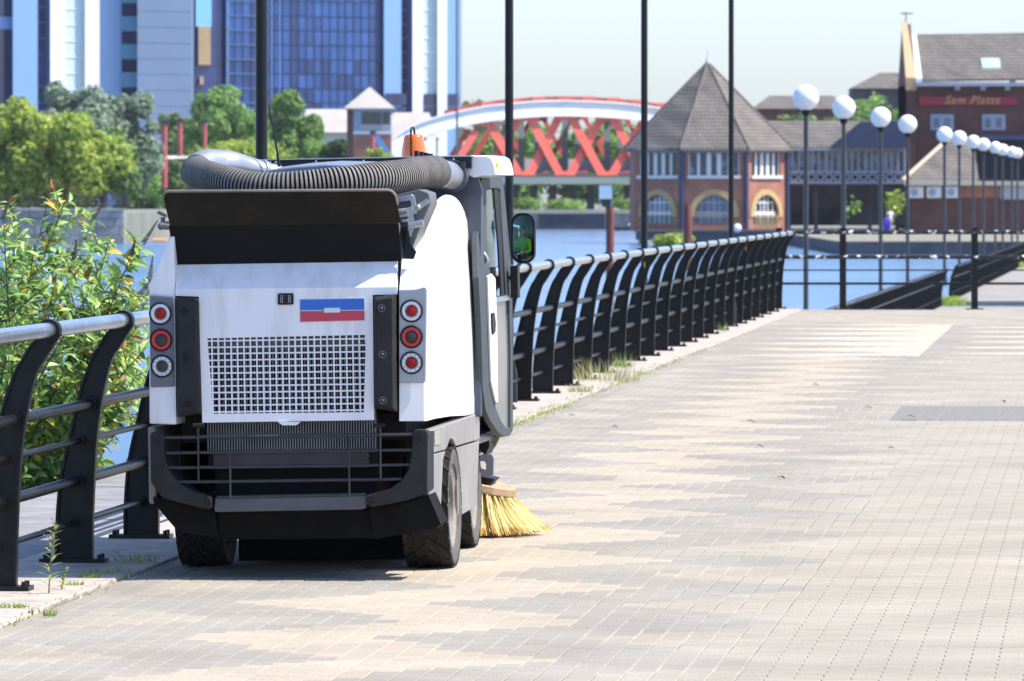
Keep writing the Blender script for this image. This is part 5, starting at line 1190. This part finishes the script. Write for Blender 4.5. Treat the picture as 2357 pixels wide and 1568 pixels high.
# ------------------------------------------------------------------ low roofs, turret, posts on the far bank
M_beige = mat('beige_sheet_roof', (.42, .38, .34), .7, var=.12, scale=.4)
def shed(label, px0, px1, ye, yr, yb, D, hip=20, wallm=M_wpaint, roofm=M_beige, name='low_building'):
    t_ = thing(name, label, 'building', W((px0+px1)/2, yb, D)); o_ = t_.location
    b = MB(); b.box(WX(px0+3, D)-o_.x, WX(px1-3, D)-o_.x, .5, 9, 0, WZZ(ye, D)-o_.z); b.build('wall', wallm, t_)
    b = MB(); b.loft([(WX(px0, D)-o_.x, 0, WZZ(ye, D)-o_.z), (WX(px1, D)-o_.x, 0, WZZ(ye, D)-o_.z), (WX(px1, D)-o_.x, 9.5, WZZ(ye, D)-o_.z), (WX(px0, D)-o_.x, 9.5, WZZ(ye, D)-o_.z)],
       [(WX(px0+hip, D)-o_.x, 4, WZZ(yr, D)-o_.z), (WX(px1-hip, D)-o_.x, 4, WZZ(yr, D)-o_.z), (WX(px1-hip, D)-o_.x, 5.5, WZZ(yr, D)-o_.z), (WX(px0+hip, D)-o_.x, 5.5, WZZ(yr, D)-o_.z)]); b.build('roof', roofm, t_)
    return t_
shed('low white-walled building with beige roof, left of the brick turret', 690, 830, 305, 250, 350, 655, 12)
shed('low beige-roofed building between the brick turret and the bridge', 880, 1010, 318, 258, 350, 656, 24, M_beige)
shed('long low brick building with pale roof edge behind the red posts', 300, 500, 366, 358, 420, 612, 2, M_brick, mat('pale_roof_edge', (.5, .45, .42), .7))
shed('distant brown-roofed building behind the lamp row, left one', 1735, 1960, 250, 219, 330, 760, 40, M_brickd, M_tile)
shed('distant hip-roofed building beside the tall gable, with dark overhanging eaves', 1960, 2140, 204, 166, 330, 740, 70, M_quayd, M_tile)
tr = thing('brick_turret', 'small brick control turret with beige pyramid roof and glazed top storey', 'turret', W(850, 400, 606)); o_ = tr.location; D = 606
hw_ = 50/FPX*D
b = MB(); b.box(-hw_, hw_, 0, 2*hw_, 0, WZZ(305, D)-o_.z); b.build('brick_base', M_brick, tr)
b = MB(); b.box(-hw_-.06, -hw_+.55, -.06, .5, 0, WZZ(248, D)-o_.z); b.build('corner_pier', M_brickd, tr)
b = MB(); b.box(-hw_+.5, hw_, .1, 2*hw_, WZZ(305, D)-o_.z, WZZ(250, D)-o_.z); gw = b.build('glazed_storey', M_bpaint, tr)
for (a, c) in ((-.75, 1.15), (1.3, 2.0)): b = MB(); b.box(a, c, .02, .1, WZZ(286, D)-o_.z, WZZ(258, D)-o_.z); b.build('window', M_win, gw)
b = MB(); b.box(-.8, 2.0, .0, .08, WZZ(299, D)-o_.z, WZZ(287, D)-o_.z); b.build('louvre_panel', M_beige, gw)
b = MB(); b.box(-hw_+.5, hw_+.1, -.05, .1, WZZ(309, D)-o_.z, WZZ(302, D)-o_.z); b.build('string_course', M_wpaint, tr)
e_ = hw_+.35; ap_ = Vector((0, hw_, WZZ(200, D)-o_.z)); ze = WZZ(249, D)-o_.z
b = MB(); b.rings([[(-e_, hw_-e_, ze-.12), (e_, hw_-e_, ze-.12), (e_, hw_+e_, ze-.12), (-e_, hw_+e_, ze-.12)], [(-e_, hw_-e_, ze), (e_, hw_-e_, ze), (e_, hw_+e_, ze), (-e_, hw_+e_, ze)], [(-.05, hw_-.05, ap_.z), (.05, hw_-.05, ap_.z), (.05, hw_+.05, ap_.z), (-.05, hw_+.05, ap_.z)]]); b.build('pyramid_roof', M_beige, tr)
b = MB(); b.cyl(ap_, ap_+Vector((0, 0, .45)), .05, n=6); b.build('finial', M_galv, tr)
# blue stair flight
st = thing('blue_stair', 'pale blue steel stair flight sloping down across the brick turret', 'stair', W(900, 372, 604)); D = 604
b = MB(); p = W(865, 315, D)-st.location; q = W(905, 372, D)-st.location; n_ = Vector((.22, 0, .22)); f_ = Vector((0, .5, 0)); b.loft([p-n_, p+n_, p+n_+f_, p-n_+f_], [q-n_, q+n_, q+n_+f_, q-n_+f_]); b.build('stair_flight', mat('pale_blue_steel', (.18, .32, .55), .5), st)
# red posts
for k, (x, y0, y1, D, w_) in enumerate(((379, 285, 432, 596, 6), (414, 280, 360, 610, 6), (471, 282, 360, 612, 5), (858, 308, 400, 600, 4.5))):
    lab = ['tallest red post, standing in front of the long brick building', 'red post right of the tallest red post', 'red post above the left end of the sweeper hose', 'slim red post in front of the brick turret'][k]
    t_ = thing('red_post', lab, 'post', W(x, y1, D), group='red posts on the far bank'); h_ = (y1-y0)/FPX*D; r_ = w_/FPX*D
    b = MB(); b.cyl((0, 0, 0), (0, 0, h_), r_, n=10); b.build('shaft', mat('pinkish_red_paint', (.50, .10, .10), .6, var=.3, scale=1.5), t_, smooth=40)
    b = MB(); b.box(-r_*1.5, r_*1.5, -r_*1.5, r_*1.5, h_, h_+.25); b.build('cap', M_bluest, t_)
o = MB().sphere((0, 0, 0), .38, 16, 10).build('round_lamp', mat('cream_globe', (.75, .70, .55), .4), smooth=60); o.location = W(369, 379, 595); tag(o, 'small cream round lamp left of the tallest red post', 'lamp')

# ================================================================== PEOPLE
M_skin = mat('skin', (.48, .26, .18), .5, var=.06, scale=20)
M_vest = mat('yellow_hi_vis', (.60, .96, .04), .6, var=.05)
M_reft = mat('reflective_tape', (.50, .52, .54), .35, .3)
M_navyc = mat('navy_cloth', (.02, .03, .07), .85, var=.2)
M_hair = mat('short_dark_hair', (.035, .025, .02), .8)
M_whtee = mat('white_cotton', (.75, .75, .80), .8)
M_bluebag = mat('blue_bag_cloth', (.03, .04, .42), .7)
def skin_body(name, J, E, mats, parent, lim=2):
    """J: joint -> (point, radius, material index); E: edges. Grown with Skin + Subdivision, then frozen."""
    names = list(J); me = bpy.data.meshes.new(name); me.from_pydata([J[k][0] for k in names], [(names.index(a), names.index(c)) for a, c in E], [])
    o = bpy.data.objects.new(name, me); C.objects.link(o)
    sk = o.modifiers.new('skin', 'SKIN')
    for i, k in enumerate(names):
        r = J[k][1]; r = r if isinstance(r, tuple) else (r, r); me.skin_vertices[0].data[i].radius = r; me.skin_vertices[0].data[i].use_root = (k == 'pelvis')
    sb = o.modifiers.new('sub', 'SUBSURF'); sb.levels = 2; sb.render_levels = 2
    bpy.context.view_layer.update(); ev = o.evaluated_get(bpy.context.evaluated_depsgraph_get()); nm = bpy.data.meshes.new_from_object(ev)
    bpy.data.objects.remove(o); nm.name = name
    for m in mats: nm.materials.append(m)
    segs = [(Vector(J[a][0]), Vector(J[c][0]), J[a][2], J[c][2]) for a, c in E]
    for p in nm.polygons:
        p.use_smooth = True; best = 1e9
        for a, c, ma, mb_ in segs:
            d = c-a; t_ = max(0, min(1, (p.center-a).dot(d)/max(1e-9, d.dot(d)))); ds = (p.center-(a+d*t_)).length
            if ds < best: best = ds; p.material_index = ma if t_ < .5 else mb_
    ob = bpy.data.objects.new(name, nm); C.objects.link(ob); ob.parent = parent; return ob
def hand(parent, c, d, side, s=1.0):
    c = Vector(c); d = Vector(d).normalized(); lat = d.cross(Vector((0, 0, 1))).normalized(); up = lat.cross(d)
    b = MB(); b.rings([[c+d*t_+lat*(w_*x)+up*(h_*z) for x, z in ((-1, -.7), (0, -1), (1, -.7), (1, .7), (0, 1), (-1, .7))] for t_, w_, h_ in ((0, .026*s, .017*s), (.04*s, .038*s, .015*s), (.085*s, .040*s, .012*s))])
    for i, (x, ln) in enumerate(((-.03, .062), (-.010, .072), (.011, .068), (.031, .052))):
        p0 = c+d*.07*s+lat*x*s; p1 = p0+d*ln*.5*s-up*.008*s; p2 = p1+d*ln*.25*s-up*.022*s; p3 = p2-d*.004-up*.022*s
        b.tube([p0, p1, p2, p3], [.0095*s, .0085*s, .008*s, .0065*s], 8)
    q0 = c+d*.025*s+lat*side*.024*s; b.tube([q0, q0+lat*side*.025*s+d*.02*s, q0+lat*side*.035*s+d*.045*s-up*.01], [.012*s, .010*s, .008*s], 8)
    return b.build('hand', M_skin, parent, smooth=50)
# driver: seated in the cab (sweeper coordinates turned into world space by a matrix)
bpy.context.view_layer.update()
MS = sw.matrix_world
drv = thing('person', 'driver in a yellow high-visibility vest sitting in the sweeper cab, seen in its mirror', 'person', MS @ Vector((0, 2.38, .90)), (0, -R(1.0), -TH))
J = {'pelvis': ((0, 0, .12), (.15, .12), 1), 'belly': ((0, .0, .27), (.15, .12), 0), 'chest': ((0, -.01, .46), (.17, .12), 0), 'neck0': ((0, -.01, .56), (.10, .08), 0), 'neck': ((0, .01, .62), .052, 2), 'head0': ((0, .02, .68), (.066, .078), 2), 'head1': ((0, .015, .77), (.078, .095), 2), 'head2': ((0, .0, .83), (.062, .075), 3)}
Ed = [('pelvis', 'belly'), ('belly', 'chest'), ('chest', 'neck0'), ('neck0', 'neck'), ('neck', 'head0'), ('head0', 'head1'), ('head1', 'head2')]
for s_, n_ in ((-1, 'l'), (1, 'r')):
    J.update({n_+'sh': ((s_*.19, -.01, .50), .062, 0), n_+'el': ((s_*.25, .10, .27), .045, 0), n_+'wr': ((s_*.15, .36, .27), .028, 2), n_+'hip': ((s_*.09, .02, .08), .085, 1), n_+'kn': ((s_*.14, .45, .10), .062, 1), n_+'an': ((s_*.14, .52, -.28), .042, 1), n_+'toe': ((s_*.15, .66, -.33), .035, 1)})
    Ed += [('chest', n_+'sh'), (n_+'sh', n_+'el'), (n_+'el', n_+'wr'), ('pelvis', n_+'hip'), (n_+'hip', n_+'kn'), (n_+'kn', n_+'an'), (n_+'an', n_+'toe')]
skin_body('body', J, Ed, [M_vest, M_navyc, M_skin, M_hair], drv)
for s_ in (-1, 1): hand(drv, (s_*.15, .37, .275), (-s_*.3, .9, .05), -s_, .95)
b = MB()
for s_ in (-1, 1): b.tube(spline([(s_*.09, .10, .20), (s_*.10, .128, .38), (s_*.10, .10, .52), (s_*.10, .0, .575), (s_*.10, -.12, .50), (s_*.09, -.135, .3)], 4), .018, 6)
b.build('reflective_stripes', M_reft, drv, smooth=60)
b = MB(); b.sphere((0, .115, .715), .014, 8, 6, (.8, 1.2, 1.3)); b.build('nose', M_skin, drv, smooth=60)
b = MB()
for s_ in (-1, 1): b.lathe([(.024, -.003), (.024, .003)], Matrix.Translation((s_*.031, .105, .745)) @ Matrix.Rotation(PI/2, 4, 'X'), 12); b.cyl((s_*.055, .10, .748), (s_*.078, .0, .75), .003, n=6)
b.build('glasses', M_dark, drv)
b = MB(); b.lathe([(.001, .80), (.082, .80)][::-1] and [(.088, .775), (.086, .82), (.065, .86), (.03, .875), (.001, .878)], Matrix.Translation((0, -.012, 0)) @ Matrix.Diagonal((1, 1.12, 1, 1)), 18); b.build('hair', M_hair, drv, smooth=60)
for s_ in (-1, 1): MB().sphere((s_*.082, .0, .735), .018, 8, 6, (.5, .8, 1.3)).build('ear', M_skin, drv, smooth=60)
# walking person on the far quay
wk = thing('person', 'person in a white top carrying a bright blue bag, walking on the far quay path', 'person', W(2049, 538, 410), (0, 0, R(200)))
J = {'pelvis': ((0, 0, .92), (.13, .11), 1), 'belly': ((0, 0, 1.08), (.13, .10), 0), 'chest': ((0, 0, 1.30), (.17, .11), 0), 'neck0': ((0, 0, 1.42), (.09, .07), 0), 'neck': ((0, 0, 1.49), .05, 2), 'head0': ((0, .02, 1.56), .07, 2), 'head1': ((0, .02, 1.66), .085, 3)}
Ed = [('pelvis', 'belly'), ('belly', 'chest'), ('chest', 'neck0'), ('neck0', 'neck'), ('neck', 'head0'), ('head0', 'head1')]
for s_, n_ in ((-1, 'l'), (1, 'r')):
    J.update({n_+'sh': ((s_*.19, 0, 1.38), .055, 0), n_+'el': ((s_*.25, -s_*.06, 1.10), .042, 2), n_+'wr': ((s_*.26, s_*.10, .86), .028, 2), n_+'hip': ((s_*.09, 0, .86), .085, 1), n_+'kn': ((s_*.10, s_*.12, .48), .06, 1), n_+'an': ((s_*.10, s_*.16-.03, .09), .04, 2), n_+'toe': ((s_*.10, s_*.16+.12, .04), .035, 2)})
    Ed += [('chest', n_+'sh'), (n_+'sh', n_+'el'), (n_+'el', n_+'wr'), ('pelvis', n_+'hip'), (n_+'hip', n_+'kn'), (n_+'kn', n_+'an'), (n_+'an', n_+'toe')]
skin_body('body', J, Ed, [M_whtee, mat('pale_trousers', (.5, .45, .38), .8), M_skin, M_hair], wk)
for s_ in (-1, 1): hand(wk, (s_*.26, s_*.10, .86), (0, .1, -1), s_)
bag = thing('carrier_bag', 'large bright blue bag hanging beside the person in white', 'bag', W(2041, 534, 409.7)); 
b = MB(); b.rings([rr for rr in [[(x*w_, y*.14*w_, z) for x, y in ((-.26, -.8), (.26, -.8), (.3, 0), (.26, .8), (-.26, .8), (-.3, 0))] for z, w_ in ((.12, .7), (.35, .9), (.7, .85), (.85, .5))]]); b.build('bag_body', M_bluebag, bag, bevel=.03)
b = MB(); b.tube(spline([(-.1, 0, .83), (-.02, 0, 1.05), (.08, 0, 1.06), (.14, 0, .83)], 4), .015, 6); b.build('handle', M_bluebag, bag, smooth=50)
# little boat with a pale figure
bo = thing('rowing_boat', 'small dark rowing boat on the water left of the pub', 'boat', W(1442, 531, 615))
b = MB(); b.rings([[(x, y*w_, z*1.0) for y, z in ((-.45, .32), (-.3, .0), (.3, .0), (.45, .32), (.38, .32), (0, .15), (-.38, .32))] for x, w_ in ((-1.25, .1), (-.7, .8), (.2, 1), (.9, .8), (1.2, .4))]); b.build('hull', M_quayd, bo)
b = MB(); b.box(-1.5, -1.1, -.1, .1, .2, .45); b.build('red_bow_board', M_redd, bo)
rw = thing('person', 'pale-clothed person bent over in the small dark rowing boat', 'person', W(1445, 527.5, 615))
J = {'pelvis': ((0, 0, .1), .14, 1), 'chest': ((.1, 0, .42), .17, 0), 'neck': ((.2, 0, .55), .06, 2), 'head1': ((.27, 0, .66), .09, 2), 'lsh': ((.1, -.18, .45), .055, 0), 'rsh': ((.1, .18, .45), .055, 0), 'lw': ((.4, -.2, .25), .03, 2), 'rw': ((.4, .2, .25), .03, 2), 'lk': ((.4, -.1, .2), .07, 1), 'rk': ((.4, .1, .2), .07, 1)}
skin_body('body', J, [('pelvis', 'chest'), ('chest', 'neck'), ('neck', 'head1'), ('chest', 'lsh'), ('chest', 'rsh'), ('lsh', 'lw'), ('rsh', 'rw'), ('pelvis', 'lk'), ('pelvis', 'rk')], [mat('pale_pink_shirt', (.75, .62, .64), .8), M_navyc, M_skin], rw)
fl_ = MB(); fl_.cyl((-.55, 0, 0), (.55, 0, 0), .16, n=12); o = fl_.build('float', mat('orange_float', (.85, .35, .10), .5), bevel=.05); o.location = W(368, 554, 474); tag(o, 'orange float on the water left of the sweeper', 'float')
# railing on the left quay
qr = thing('quay_railing', 'thin dark railing with parked bicycles shapes along the top of the pale quay wall', 'railing', W(120, 484, 456)); qr['label'] = 'thin dark railing along the top of the pale quay wall'
b = MB(); b.box(-.03, .03, -.03, .03, 0, 1.05); pme = b.build('post', M_quayd, mesh_only=True)
for k in range(15): o = bpy.data.objects.new('post', pme); C.objects.link(o); o.parent = qr; o.location = (-4.4+.7*k, 0, 0)
for z in (1.03, .7, .4): b = MB(); b.cyl((-4.6, 0, z), (5.5, 0, z), .03, n=6); b.build('rail', M_quayd, qr)

# ================================================================== NEAR PLANTS
def blade_leaf(b, p, d, n_, ln, w_, droop=.3):
    d = d.normalized(); lat = d.cross(n_).normalized(); n2 = lat.cross(d)
    pts = [p, p+d*ln*.35, p+d*ln*.7-n2*ln*droop*.15, p+d*ln-n2*ln*droop*.4]; ws = [.12, 1, .75, .04]
    rows = []
    for q, ww in zip(pts, ws): rows.append((q-lat*w_*ww*.5+n2*w_*ww*.18, q, q+lat*w_*ww*.5+n2*w_*ww*.18))
    i = len(b.v)
    for r in rows: b.v += [tuple(x) for x in r]
    for k in range(3):
        a = i+3*k; b.f += [(a, a+1, a+4, a+3), (a+1, a+2, a+5, a+4)]; b.mi += [b.cur]*2
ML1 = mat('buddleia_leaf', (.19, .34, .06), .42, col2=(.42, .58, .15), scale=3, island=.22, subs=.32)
ML1b = mat('dark_buddleia_leaf', (.04, .11, .02), .42, col2=(.10, .22, .05), scale=3, island=.25, subs=.25)  # darker leaf green, dealt out at random
ML2 = mat('yellow_leaf', (.62, .42, .03), .5, col2=(.80, .62, .10), scale=6, island=.2, subs=.3)
ML3 = mat('brown_leaf', (.22, .10, .03), .7, col2=(.40, .20, .06), scale=6, island=.2, subs=.15)
M_twig = mat('green_brown_twig', (.10, .08, .04), .8, var=.3)
bush = thing('buddleia_bush', 'big leafy bush with yellowing leaves and dry flower spikes behind the railing', 'bush', (-2.95, 38.0, -1.2))
OBu = bush.location.copy(); rnd = random.Random(12)
leaves = []; stems = MB(); spikes = []
tops = [(8, 505), (45, 500), (112, 455), (150, 462), (215, 500), (250, 560), (300, 590), (330, 560), (345, 640), (60, 620), (170, 600), (280, 660), (120, 680), (10, 640), (200, 720), (330, 730), (-40, 560), (-80, 620), (90, 760), (240, 800), (320, 850), (20, 820), (140, 870), (60, 930), (200, 930), (270, 900), (110, 1000), (20, 1010), (-60, 800), (300, 780), (150, 780), (180, 1010), (60, 1060), (240, 640), (320, 680), (80, 560), (-10, 720), (270, 720), (215, 860), (335, 800)]+[(rnd.uniform(-30, 335), rnd.uniform(600, 1000)) for _ in range(8)]
for k, (px, py) in enumerate(tops):
    D = rnd.uniform(37.0, 39.3); tip = W(px, py, D); root_ = Vector((-3.05+rnd.uniform(-.25, .25), 38.1+rnd.uniform(-.3, .3), -1.2))
    mid = root_.lerp(tip, .55)+Vector((-.05+rnd.uniform(-.12, .1), rnd.uniform(-.1, .1), .10+rnd.uniform(0, .15)))
    path_ = spline([root_, mid, tip], 10); stems.tube([p-OBu for p in path_], [.011-.0004*i for i in range(len(path_))], 5)
    L_ = sum((a-c).length for a, c in zip(path_, path_[1:]))
    for i in range(5, len(path_)-1):
        p, q = path_[i], path_[i+1]; d = (q-p).normalized()
        for j in range(2):
            pp_ = p.lerp(q, rnd.random()); ang = rnd.random()*6.28
            for s_ in (0, PI):
                o1 = d.orthogonal().normalized(); o1.rotate(Matrix.Rotation(ang+s_, 3, d)); dd = (o1*.85+d*.45+Vector((0, 0, -.15))).normalized()
                leaves.append((pp_, dd, rnd.uniform(.07, .125)))
        if rnd.random() < .80:       # side shoot
            o1 = d.orthogonal().normalized(); o1.rotate(Matrix.Rotation(rnd.random()*6.28, 3, d)); e = p+(o1*.8+d*.7).normalized()*rnd.uniform(.14, .34)
            stems.tube([p-OBu, p.lerp(e, .5)-OBu+Vector((0, 0, .01)), e-OBu], [.005, .004, .003], 4)
            for m_ in range(9):
                pp_ = p.lerp(e, .2+.8*m_/8); ang = rnd.random()*6.28; de = (e-p).normalized()
                for s_ in (0, PI):
                    o2 = de.orthogonal().normalized(); o2.rotate(Matrix.Rotation(ang+s_, 3, de)); leaves.append((pp_, (o2*.8+de*.6+Vector((0, 0, -.1))).normalized(), rnd.uniform(.045, .095)))
    if py < 700 and k % 2 == 0 or k in (3, 7): spikes.append((path_[-1], (path_[-1]-path_[-2]).normalized()))
stems.build('stems', M_twig, bush)['kind'] = 'stuff'
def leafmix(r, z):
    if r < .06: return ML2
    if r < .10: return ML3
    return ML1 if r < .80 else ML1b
visible = [l for l in leaves if -10 < (CX+FPX*l[0].x/l[0].y) < 350]
rnd.shuffle(visible); big_l = sorted(visible, key=lambda l: -l[2]/l[0].y)[:300]; bigset = set(id(l) for l in big_l)
leafm = {}
for l in big_l:
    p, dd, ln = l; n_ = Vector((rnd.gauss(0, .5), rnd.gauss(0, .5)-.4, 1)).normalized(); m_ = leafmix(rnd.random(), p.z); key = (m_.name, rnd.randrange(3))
    if key not in leafm:
        b = MB(); blade_leaf(b, Vector((0, 0, 0)), Vector((1, 0, 0)), Vector((0, 0, 1)), 1.0, rnd.uniform(.33, .44), rnd.uniform(.2, .8)); leafm[key] = b.build('leaf', m_, fix=False, mesh_only=True)
    o = bpy.data.objects.new('leaf', leafm[key]); C.objects.link(o); o.parent = bush
    x = dd; y = n_.cross(x).normalized(); z = x.cross(y)
    o.matrix_local = Matrix.Translation(p-OBu) @ Matrix((x, y, z)).transposed().to_4x4() @ Matrix.Scale(ln*1.1, 4)
b = MB(); mats_ = [ML1, ML1b, ML2, ML3]
for l in leaves:
    if id(l) in bigset: continue
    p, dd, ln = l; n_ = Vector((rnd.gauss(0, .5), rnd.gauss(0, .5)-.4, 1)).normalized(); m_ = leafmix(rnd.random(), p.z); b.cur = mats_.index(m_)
    blade_leaf(b, p-OBu, dd, n_, ln, ln*rnd.uniform(.32, .46), rnd.uniform(.2, .8))
b.build('foliage', mats_, bush, fix=False)['kind'] = 'stuff'
for p, d in spikes:
    b = MB(); d = (d+Vector((rnd.uniform(-.2, .5), 0, .3))).normalized(); ln = rnd.uniform(.10, .17)
    for k in range(46):
        f_ = k/46; o1 = d.orthogonal().normalized(); o1.rotate(Matrix.Rotation(k*2.4, 3, d)); q = p+d*ln*f_+o1*.013*(1-f_*.8)-OBu; b.sphere(q, .0055*(1.15-f_*.6), 5, 4)
    b.tube([p-OBu, p+d*ln-OBu], .002, 5); b.build('flower_spike', mat('dry_flower_spike', (.10, .07, .045), .9, var=.4, scale=30), bush, fix=False)

MG = mat('fresh_grass_blade', (.16, .28, .05), .5, col2=(.42, .50, .12), scale=4, island=.3, subs=.3)
MGd = mat('dry_grass_blade', (.50, .40, .20), .6, col2=(.72, .62, .38), scale=4, island=.25, subs=.3)
def tuft(loc, r, h, n_, m, label, cat='grass tuft', group='weeds in the kerb joint', seed=0, lean=.5, name='grass_tuft'):
    rn = random.Random(seed); b = MB()
    for k in range(n_):
        a = rn.random()*6.28; rr_ = r*math.sqrt(rn.random()); p = Vector((math.cos(a)*rr_, math.sin(a)*rr_, 0)); hh = h*rn.uniform(.35, 1); out = Vector((math.cos(a), math.sin(a), 0))*rn.uniform(0, lean)*hh+Vector((rn.gauss(0, .15), rn.gauss(0, .15), 0))*hh
        w2 = rn.uniform(.0015, .0035); t_ = Vector((-math.sin(a+k), math.cos(a+k), 0))*w2; q = p+out*.4+Vector((0, 0, hh*.6)); e = p+out+Vector((0, 0, hh))
        b.cur = 1 if (m == 2 and rn.random() < .35) else 0
        b.quad(p-t_, p+t_, q+t_*.8, q-t_*.8); b.quad(q-t_*.8, q+t_*.8, e)
    mm = {0: [MG, MG], 1: [MGd, MGd], 2: [MGd, MG]}[m]
    o = b.build(name, mm, fix=False); o.location = loc; tag(o, label, cat, group); o['kind'] = 'thing'; return o
def G(px, py): D = FPX*CAM_H/(py-HY); return Vector(((px-CX)/FPX*D, D, 0.004))
tuft(G(1392, 880), .30, .24, 200, 2, 'tall straw-coloured grass clump at the foot of the curved railing', seed=1, lean=1.0)
tuft(G(1432, 850), .10, .20, 60, 0, 'upright green tuft just right of the straw-coloured clump', seed=2)
tuft(G(1335, 905), .10, .09, 150, 2, 'low straw and green clump left of the tall dry grass', seed=3, lean=.6)
tuft(G(1664, 765), .06, .14, 40, 0, 'tiny green tuft by a railing post halfway along the curve', seed=4)
tuft(G(240, 1325), .12, .05, 70, 0, 'dark grass clump in the shade of the sweeper, by the second post', seed=5, lean=1.3)
tuft(G(310, 1300), .09, .07, 60, 0, 'wispy grass clump in the shade beside the left rear wheel', seed=6, lean=1.3)
tuft(G(205, 1335), .05, .035, 90, 0, 'bright low weed at the edge of the sweeper shadow', seed=7)
tuft(G(172, 1352), .04, .03, 70, 0, 'small bright weed right of the little willowherb', seed=8)
tuft(G(30, 1404), .06, .03, 100, 0, 'low yellow-green weed mat in the bottom left corner', seed=9)
tuft(G(72, 1417), .015, .03, 26, 0, 'tiny weed sprig between the paving blocks, left one', seed=10)
tuft(G(115, 1421), .03, .035, 40, 0, 'tiny weed sprig between the paving blocks, right one', seed=11, lean=1)
# moss and low weeds along the kerb joint: uncountable
rn = random.Random(4); b = MB()
for k in range(2600):
    t_ = rn.choice((rn.uniform(44, 60), rn.uniform(44, 50), rn.uniform(24, 44), rn.uniform(56, 68))); sp_ = .395+rn.gauss(0, .03 if t_ < 44 else .05)
    p = F(sp_, t_, .0); h = rn.uniform(.006, .026)*(1.2 if 44 < t_ < 62 else .8); a = rn.random()*6.28; w2 = .004; tt = Vector((math.cos(a), math.sin(a), 0))*w2; e = p+Vector((rn.gauss(0, .015), rn.gauss(0, .015), h)); b.cur = rn.random() < .3
    b.quad(p-tt, p+tt, e+tt*.4, e-tt*.4)
tag(b.build('moss_and_weeds', [MG, MGd], fix=False), 'strip of moss and low weeds along the kerb joint', 'weeds', kind='stuff')
def willow(px, py, h, lab, seed, n_=26, flowers=True):
    rn = random.Random(seed); root_ = thing('wild_plant', lab, 'weed', G(px, py), group='wild plants by the near railing'); b = MB(); st = MB()
    main = spline([(0, 0, 0), (.01, 0, h*.5), (.03, 0, h)], 8); st.tube(main, [.0035-.00014*i for i in range(len(main))], 5)
    for k in range(n_):
        f_ = .12+.88*k/n_; p = main[min(len(main)-1, int(f_*(len(main)-1)))]; a = k*2.4; d = Vector((math.cos(a), math.sin(a)*.6, .9-.5*(1-f_))).normalized(); b.cur = 0
        blade_leaf(b, p, d, Vector((0, 0, 1)), h*(.24-.12*f_), .012 if h > .15 else .016, .5)
        if f_ > .55: q = p+Vector((math.cos(a+.5)*.6, math.sin(a+.5)*.4, 1)).normalized()*h*.14; st.tube([p, q], .0012, 4)
    st.build('stem', mat('reddish_stem', (.22, .12, .06), .7), root_); b.build('leaves', ML1, root_, fix=False)['kind'] = 'stuff'
    if flowers:
        for k in range(3): MB().sphere((rn.uniform(-.05, .01), 0, h*rn.uniform(.75, .9)), .004, 6, 5).build('flower', mat('pink_petal', (.6, .3, .55), .6), root_)
willow(112, 1372, .31, 'tallest spindly green weed in front of the nearest railing post', 1)
willow(141, 1362, .10, 'short leafy weed just right of the tall spindly one', 2, 16, False)
willow(6, 1352, .20, 'spindly pink-flowered weed cut by the left edge of the picture', 3, 14)
# fallen leaves
MLF = mat('dead_leaf', (.18, .07, .03), .8, var=.4, scale=30)
lf = [(1418, 985, 'curled brown leaf on the paving near the kerb weeds'), (1317, 958, 'brown leaf lying in the kerb weeds behind the cab'), (2312, 926, 'curled brown leaf just above the access cover'), (2095, 961, 'small brown leaf at the near edge of the access cover'), (1728, 972, 'reddish leaf on the buff paving in the middle'), (1752, 1030, 'small dark leaf right of the middle of the paving'), (2053, 1034, 'flat brown leaf on the plain paving below the cover'), (1878, 888, 'pair-like brown leaf far along the paving'), (1800, 1102, 'pale brown leaf on the grey blocks to the right'), (1998, 940, 'tiny brown leaf left of the access cover')]
for k, (x, y, lab) in enumerate(lf):
    b = MB(); blade_leaf(b, Vector((-.03, 0, .006)), Vector((1, .2, .15)), Vector((0, 0, 1)), rnd.uniform(.05, .085), rnd.uniform(.03, .04), 1.2)
    o = b.build('fallen_leaf', MLF, fix=False); o.location = G(x, y); o.rotation_euler.z = rnd.uniform(-.6, .6); tag(o, lab, 'leaf', 'dead leaves on the paving')

# ------------------------------------------------------------------ thin summer haze over the basin
hz = MB().box(-930, 930, -80, 2350, -7, 75).build('haze', [])
hm = bpy.data.materials.new('haze_air'); hm.use_nodes = True; hn = hm.node_tree.nodes; hn.remove(hn['Principled BSDF'])
pv = hn.new('ShaderNodeVolumePrincipled'); pv.inputs['Color'].default_value = (.92, .95, 1, 1); pv.inputs['Density'].default_value = HAZE
hm.node_tree.links.new(pv.outputs[0], hn['Material Output'].inputs['Volume']); hz.data.materials.append(hm); tag(hz, kind='stuff'); hz.display_type = 'WIRE'
